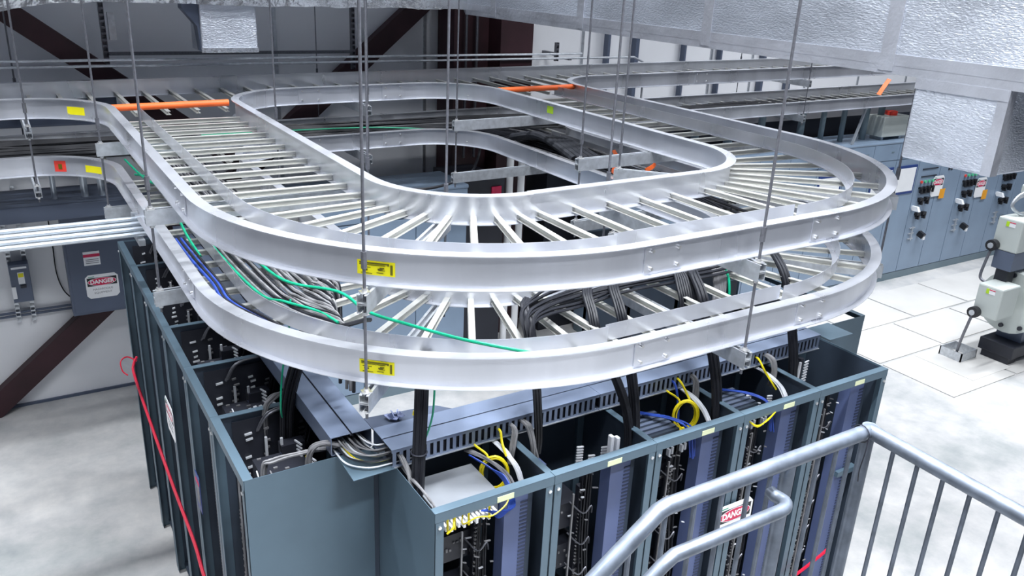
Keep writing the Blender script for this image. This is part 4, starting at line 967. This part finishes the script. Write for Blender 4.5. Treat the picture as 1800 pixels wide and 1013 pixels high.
# ------------------------------------------------------------------ machine with junction boxes, right edge
t = thing('generator_set', 'dark machine on a black skid at the right edge carrying grey junction boxes', 'machine', (11, 4.7, 0))
MB().box(10.50, 4.66, .10, 13.5, 5.1, .26).build('skid', 'dark', t, bevel=.01)
MB().box(10.52, 4.7, 0, 10.7, 5.05, .10).build('foot', 'dark', t); MB().box(12.9, 4.7, 0, 13.2, 5.05, .10).build('foot', 'dark', t)
MB().cyl((10.55, 4.88, .80), (13.3, 4.88, .80), .40, 28).build('drum', 'box', t, smooth=True); MB().box(10.75, 4.72, .26, 13.1, 5.04, .45).build('saddle', 'panel', t)
m = MB()
for k in range(9):
    a = 2 * pi * k / 9; m.cyl((10.52, 4.85 + .34 * cos(a), .82 + .34 * sin(a)), (10.56, 4.85 + .34 * cos(a), .82 + .34 * sin(a)), .028, 8)
m.build('end_bolt', 'dark', t)
MB().box(10.3, 4.86, 1.25, 13.4, 5.10, 1.479).build('cross_beam', 'panel', t)
MB().box(10.34, 4.9, 1.05, 10.5, 5.05, 1.25).build('bracket', 'dark', t)
def jbox(x0, y0, z0, w, d, h, label, tagx=True):
    t = thing('junction_box', label, 'junction box', (x0, y0, z0), group='grey junction boxes on the machine')
    b = MB().box(x0, y0, z0, x0 + w, y0 + d, z0 + h).build('enclosure', 'box', t, bevel=.02)
    s = MB().box(x0 - .004, y0 + d * .28, z0 + h - .10, x0 + .001, y0 + d * .52, z0 + h - .04).build('label', 'white', t)
    MB().box(x0 - .006, y0 + d * .52, z0 + h - .10, x0 + .001, y0 + d * .64, z0 + h - .04).build('green_label', mat('lime_label', (.45, .7, .02), .5), t)
    MB().box(x0 - .006, y0 + d * .28, z0 + h - .052, x0 - .0035, y0 + d * .52, z0 + h - .04).build('red_edge', 'signred', s)
    return t
jbox(10.02, 4.74, .69, .40, .305, .41, 'lower grey junction box with a small label, just above the floor box')
jbox(10.30, 4.85, 1.48, .60, .31, .41, 'upper grey junction box with a small label near the right edge')
jbox(10.62, 4.80, 2.14, .5, .35, .12, 'flat topmost grey box cut by the right edge of the picture')
def elbow(c, pts, label, r=.017):
    t = thing('flexible_conduit', label, 'conduit', c, group='flexible conduits of the machine')
    MB().tube(smooth_path(pts, 6), r, 8).build('hose', 'rod', t, smooth=True)
    MB().cyl((c[0] - .06, c[1], c[2]), (c[0] + .02, c[1], c[2]), .07, 14).build('fitting', 'knob', t, smooth=True)
    MB().cyl((c[0] - .075, c[1], c[2]), (c[0] - .055, c[1], c[2]), .035, 10).build('fitting_hub', 'strut', t, smooth=True)
elbow((9.99, 4.99, .735), [(9.95, 4.99, .72), (9.93, 5.0, .60), (9.96, 5.05, .35), (10.12, 5.15, .05)], 'flexible conduit bending from the lower junction box into the floor box')
elbow((10.27, 5.12, 1.53), [(10.24, 5.12, 1.47), (10.20, 5.13, 1.30), (10.16, 5.12, 1.12), (10.15, 5.0, 1.08)], 'dark conduit linking the upper and lower junction boxes')
m = MB(); 
for k in range(2): m.tube(smooth_path([(10.66, 5.0, 2.16 + .03 * k), (10.52, 5.08, 2.12 + .03 * k), (10.42, 5.10, 2.02), (10.5, 5.05, 1.93), (10.62, 5.0, 1.90)], 6), .02, 8)
tag(m.build('cable_loop', 'strut', smooth=True), 'pair of pale looped leads between the topmost and upper junction boxes', 'cable')
m = MB(); X0, Y0 = 10.02, 5.02
m.box(X0, Y0, 0, X0 + .34, Y0 + .015, .13); m.box(X0, Y0 + .285, 0, X0 + .34, Y0 + .30, .13); m.box(X0, Y0, 0, X0 + .015, Y0 + .3, .13); m.box(X0 + .325, Y0, 0, X0 + .34, Y0 + .3, .13)
t = thing('floor_box', 'open metal floor box where the flexible conduit enters the concrete', 'box', (X0, Y0, 0)); m.build('frame', 'strut', t); MB().box(X0 - .35, Y0 - .38, .0125, X0 + .5, Y0 + .4, .016).build('cover_plate', 'cover', t)

# ------------------------------------------------------------------ guard railing in the foreground
RX, RY, RZ = 2.0, 1.2, 3.235; r_ = .0215
t = thing('guard_railing', 'galvanised guard railing with a corner in the right foreground', 'railing', (RX, RY, 2.1))
MB().tube([Vector((.70, RY, 2.855)), Vector((1.04, RY, 3.105)), Vector((1.212, RY, 3.229)), Vector((1.236, RY, RZ)), Vector((RX, RY, RZ))], r_, 18).build('top_rail', 'rail', t, smooth=True)
MB().tube([(RX, RY, RZ), (RX - .02, .5, RZ), (RX - .035, -.3, RZ)], r_, 18).build('top_rail', 'rail', t, smooth=True)
u = MB().cyl((RX, RY, RZ - .022), (RX, RY, RZ + .017), .0215, 16); u.build('corner_joint', 'rail', t, smooth=True)
for x in (1.668,): MB().cyl((x, RY, RZ), (x, RY, 2.0), .019, 16).build('post', 'rail', t, smooth=True)
MB().cyl((RX, RY, RZ), (RX, RY, 2.0), .019, 16).build('post', 'rail', t, smooth=True)
xs = [1.33, 1.425, 1.52, 1.60, 1.79, 1.865, 1.93]
for x in [1.235, 1.13, 1.03] + xs: MB().cyl((x, RY, RZ if x > 1.22 else 3.235 - (1.222 - x) * .73), (x, RY, 1.95), .0065, 8).build('baluster', 'rod' if False else 'rail', t, smooth=True)
for k in range(9): MB().cyl((RX - .003 * k - .002, 1.115 - .076 * k, RZ), (RX - .003 * k - .002, 1.115 - .076 * k, 1.95), .0065, 8).build('baluster', 'rail', t, smooth=True)
HY, HZ = 1.122, 3.160
HR = MB().tube([Vector((.80, HY, 2.865)), Vector((1.165, HY, 3.142)), Vector((1.20, HY, HZ))] + smooth_path([(1.53, HY, HZ), (1.575, HY + .002, HZ), (1.60, HY + .018, HZ), (1.603, HY + .04, HZ), (1.60, HY + .055, HZ), (1.603, 1.195, HZ)], 5), .0175, 16)
HR.build('hand_rail', 'rail', t, smooth=True)
z_ = MB().tube([(RX - .035 , RY + .026 * cos(a), RZ + .026 * sin(a)) for a in [2 * pi * k / 14 for k in range(15)]], .0018, 5); z_.tube(smooth_path([(RX - .036, RY - .026, RZ - .01), (RX - .045, RY - .03, RZ - .05), (RX - .05, RY - .028, RZ - .10), (RX - .045, RY - .028, RZ - .14)]), .0018, 5)
tag(z_.build('cable_tie', 'dark'), 'black cable tie around the railing just left of its corner, its tail hanging', 'cable tie')

# ------------------------------------------------------------------ red ropes
cable('rope', [(.655, 6.25, 1.56), (.62, 6.18, 1.535), (.605, 6.05, 1.50), (.61, 5.4, 1.385), (.62, 4.8, 1.28), (.63, 4.3, 1.21), (.62, 4.0, 1.18), (.63, 3.4, 1.10)], .010, 'red', 'red rope slung along the outside of the left row', cat='rope')
cable('rope', [(.65, 6.22, 1.54), (.59, 6.25, 1.575), (.54, 6.22, 1.56), (.54, 6.18, 1.50), (.57, 6.15, 1.47)], .005, 'red', 'thin curled red rope end at the far corner of the left row', cat='rope')
cable('rope', [(3.5, 2.55, .98), (3.75, 2.54, 1.0), (4.0, 2.55, 1.05), (4.1, 2.56, 1.07)], .010, 'red', 'red rope across the front of the last front rack', cat='rope')
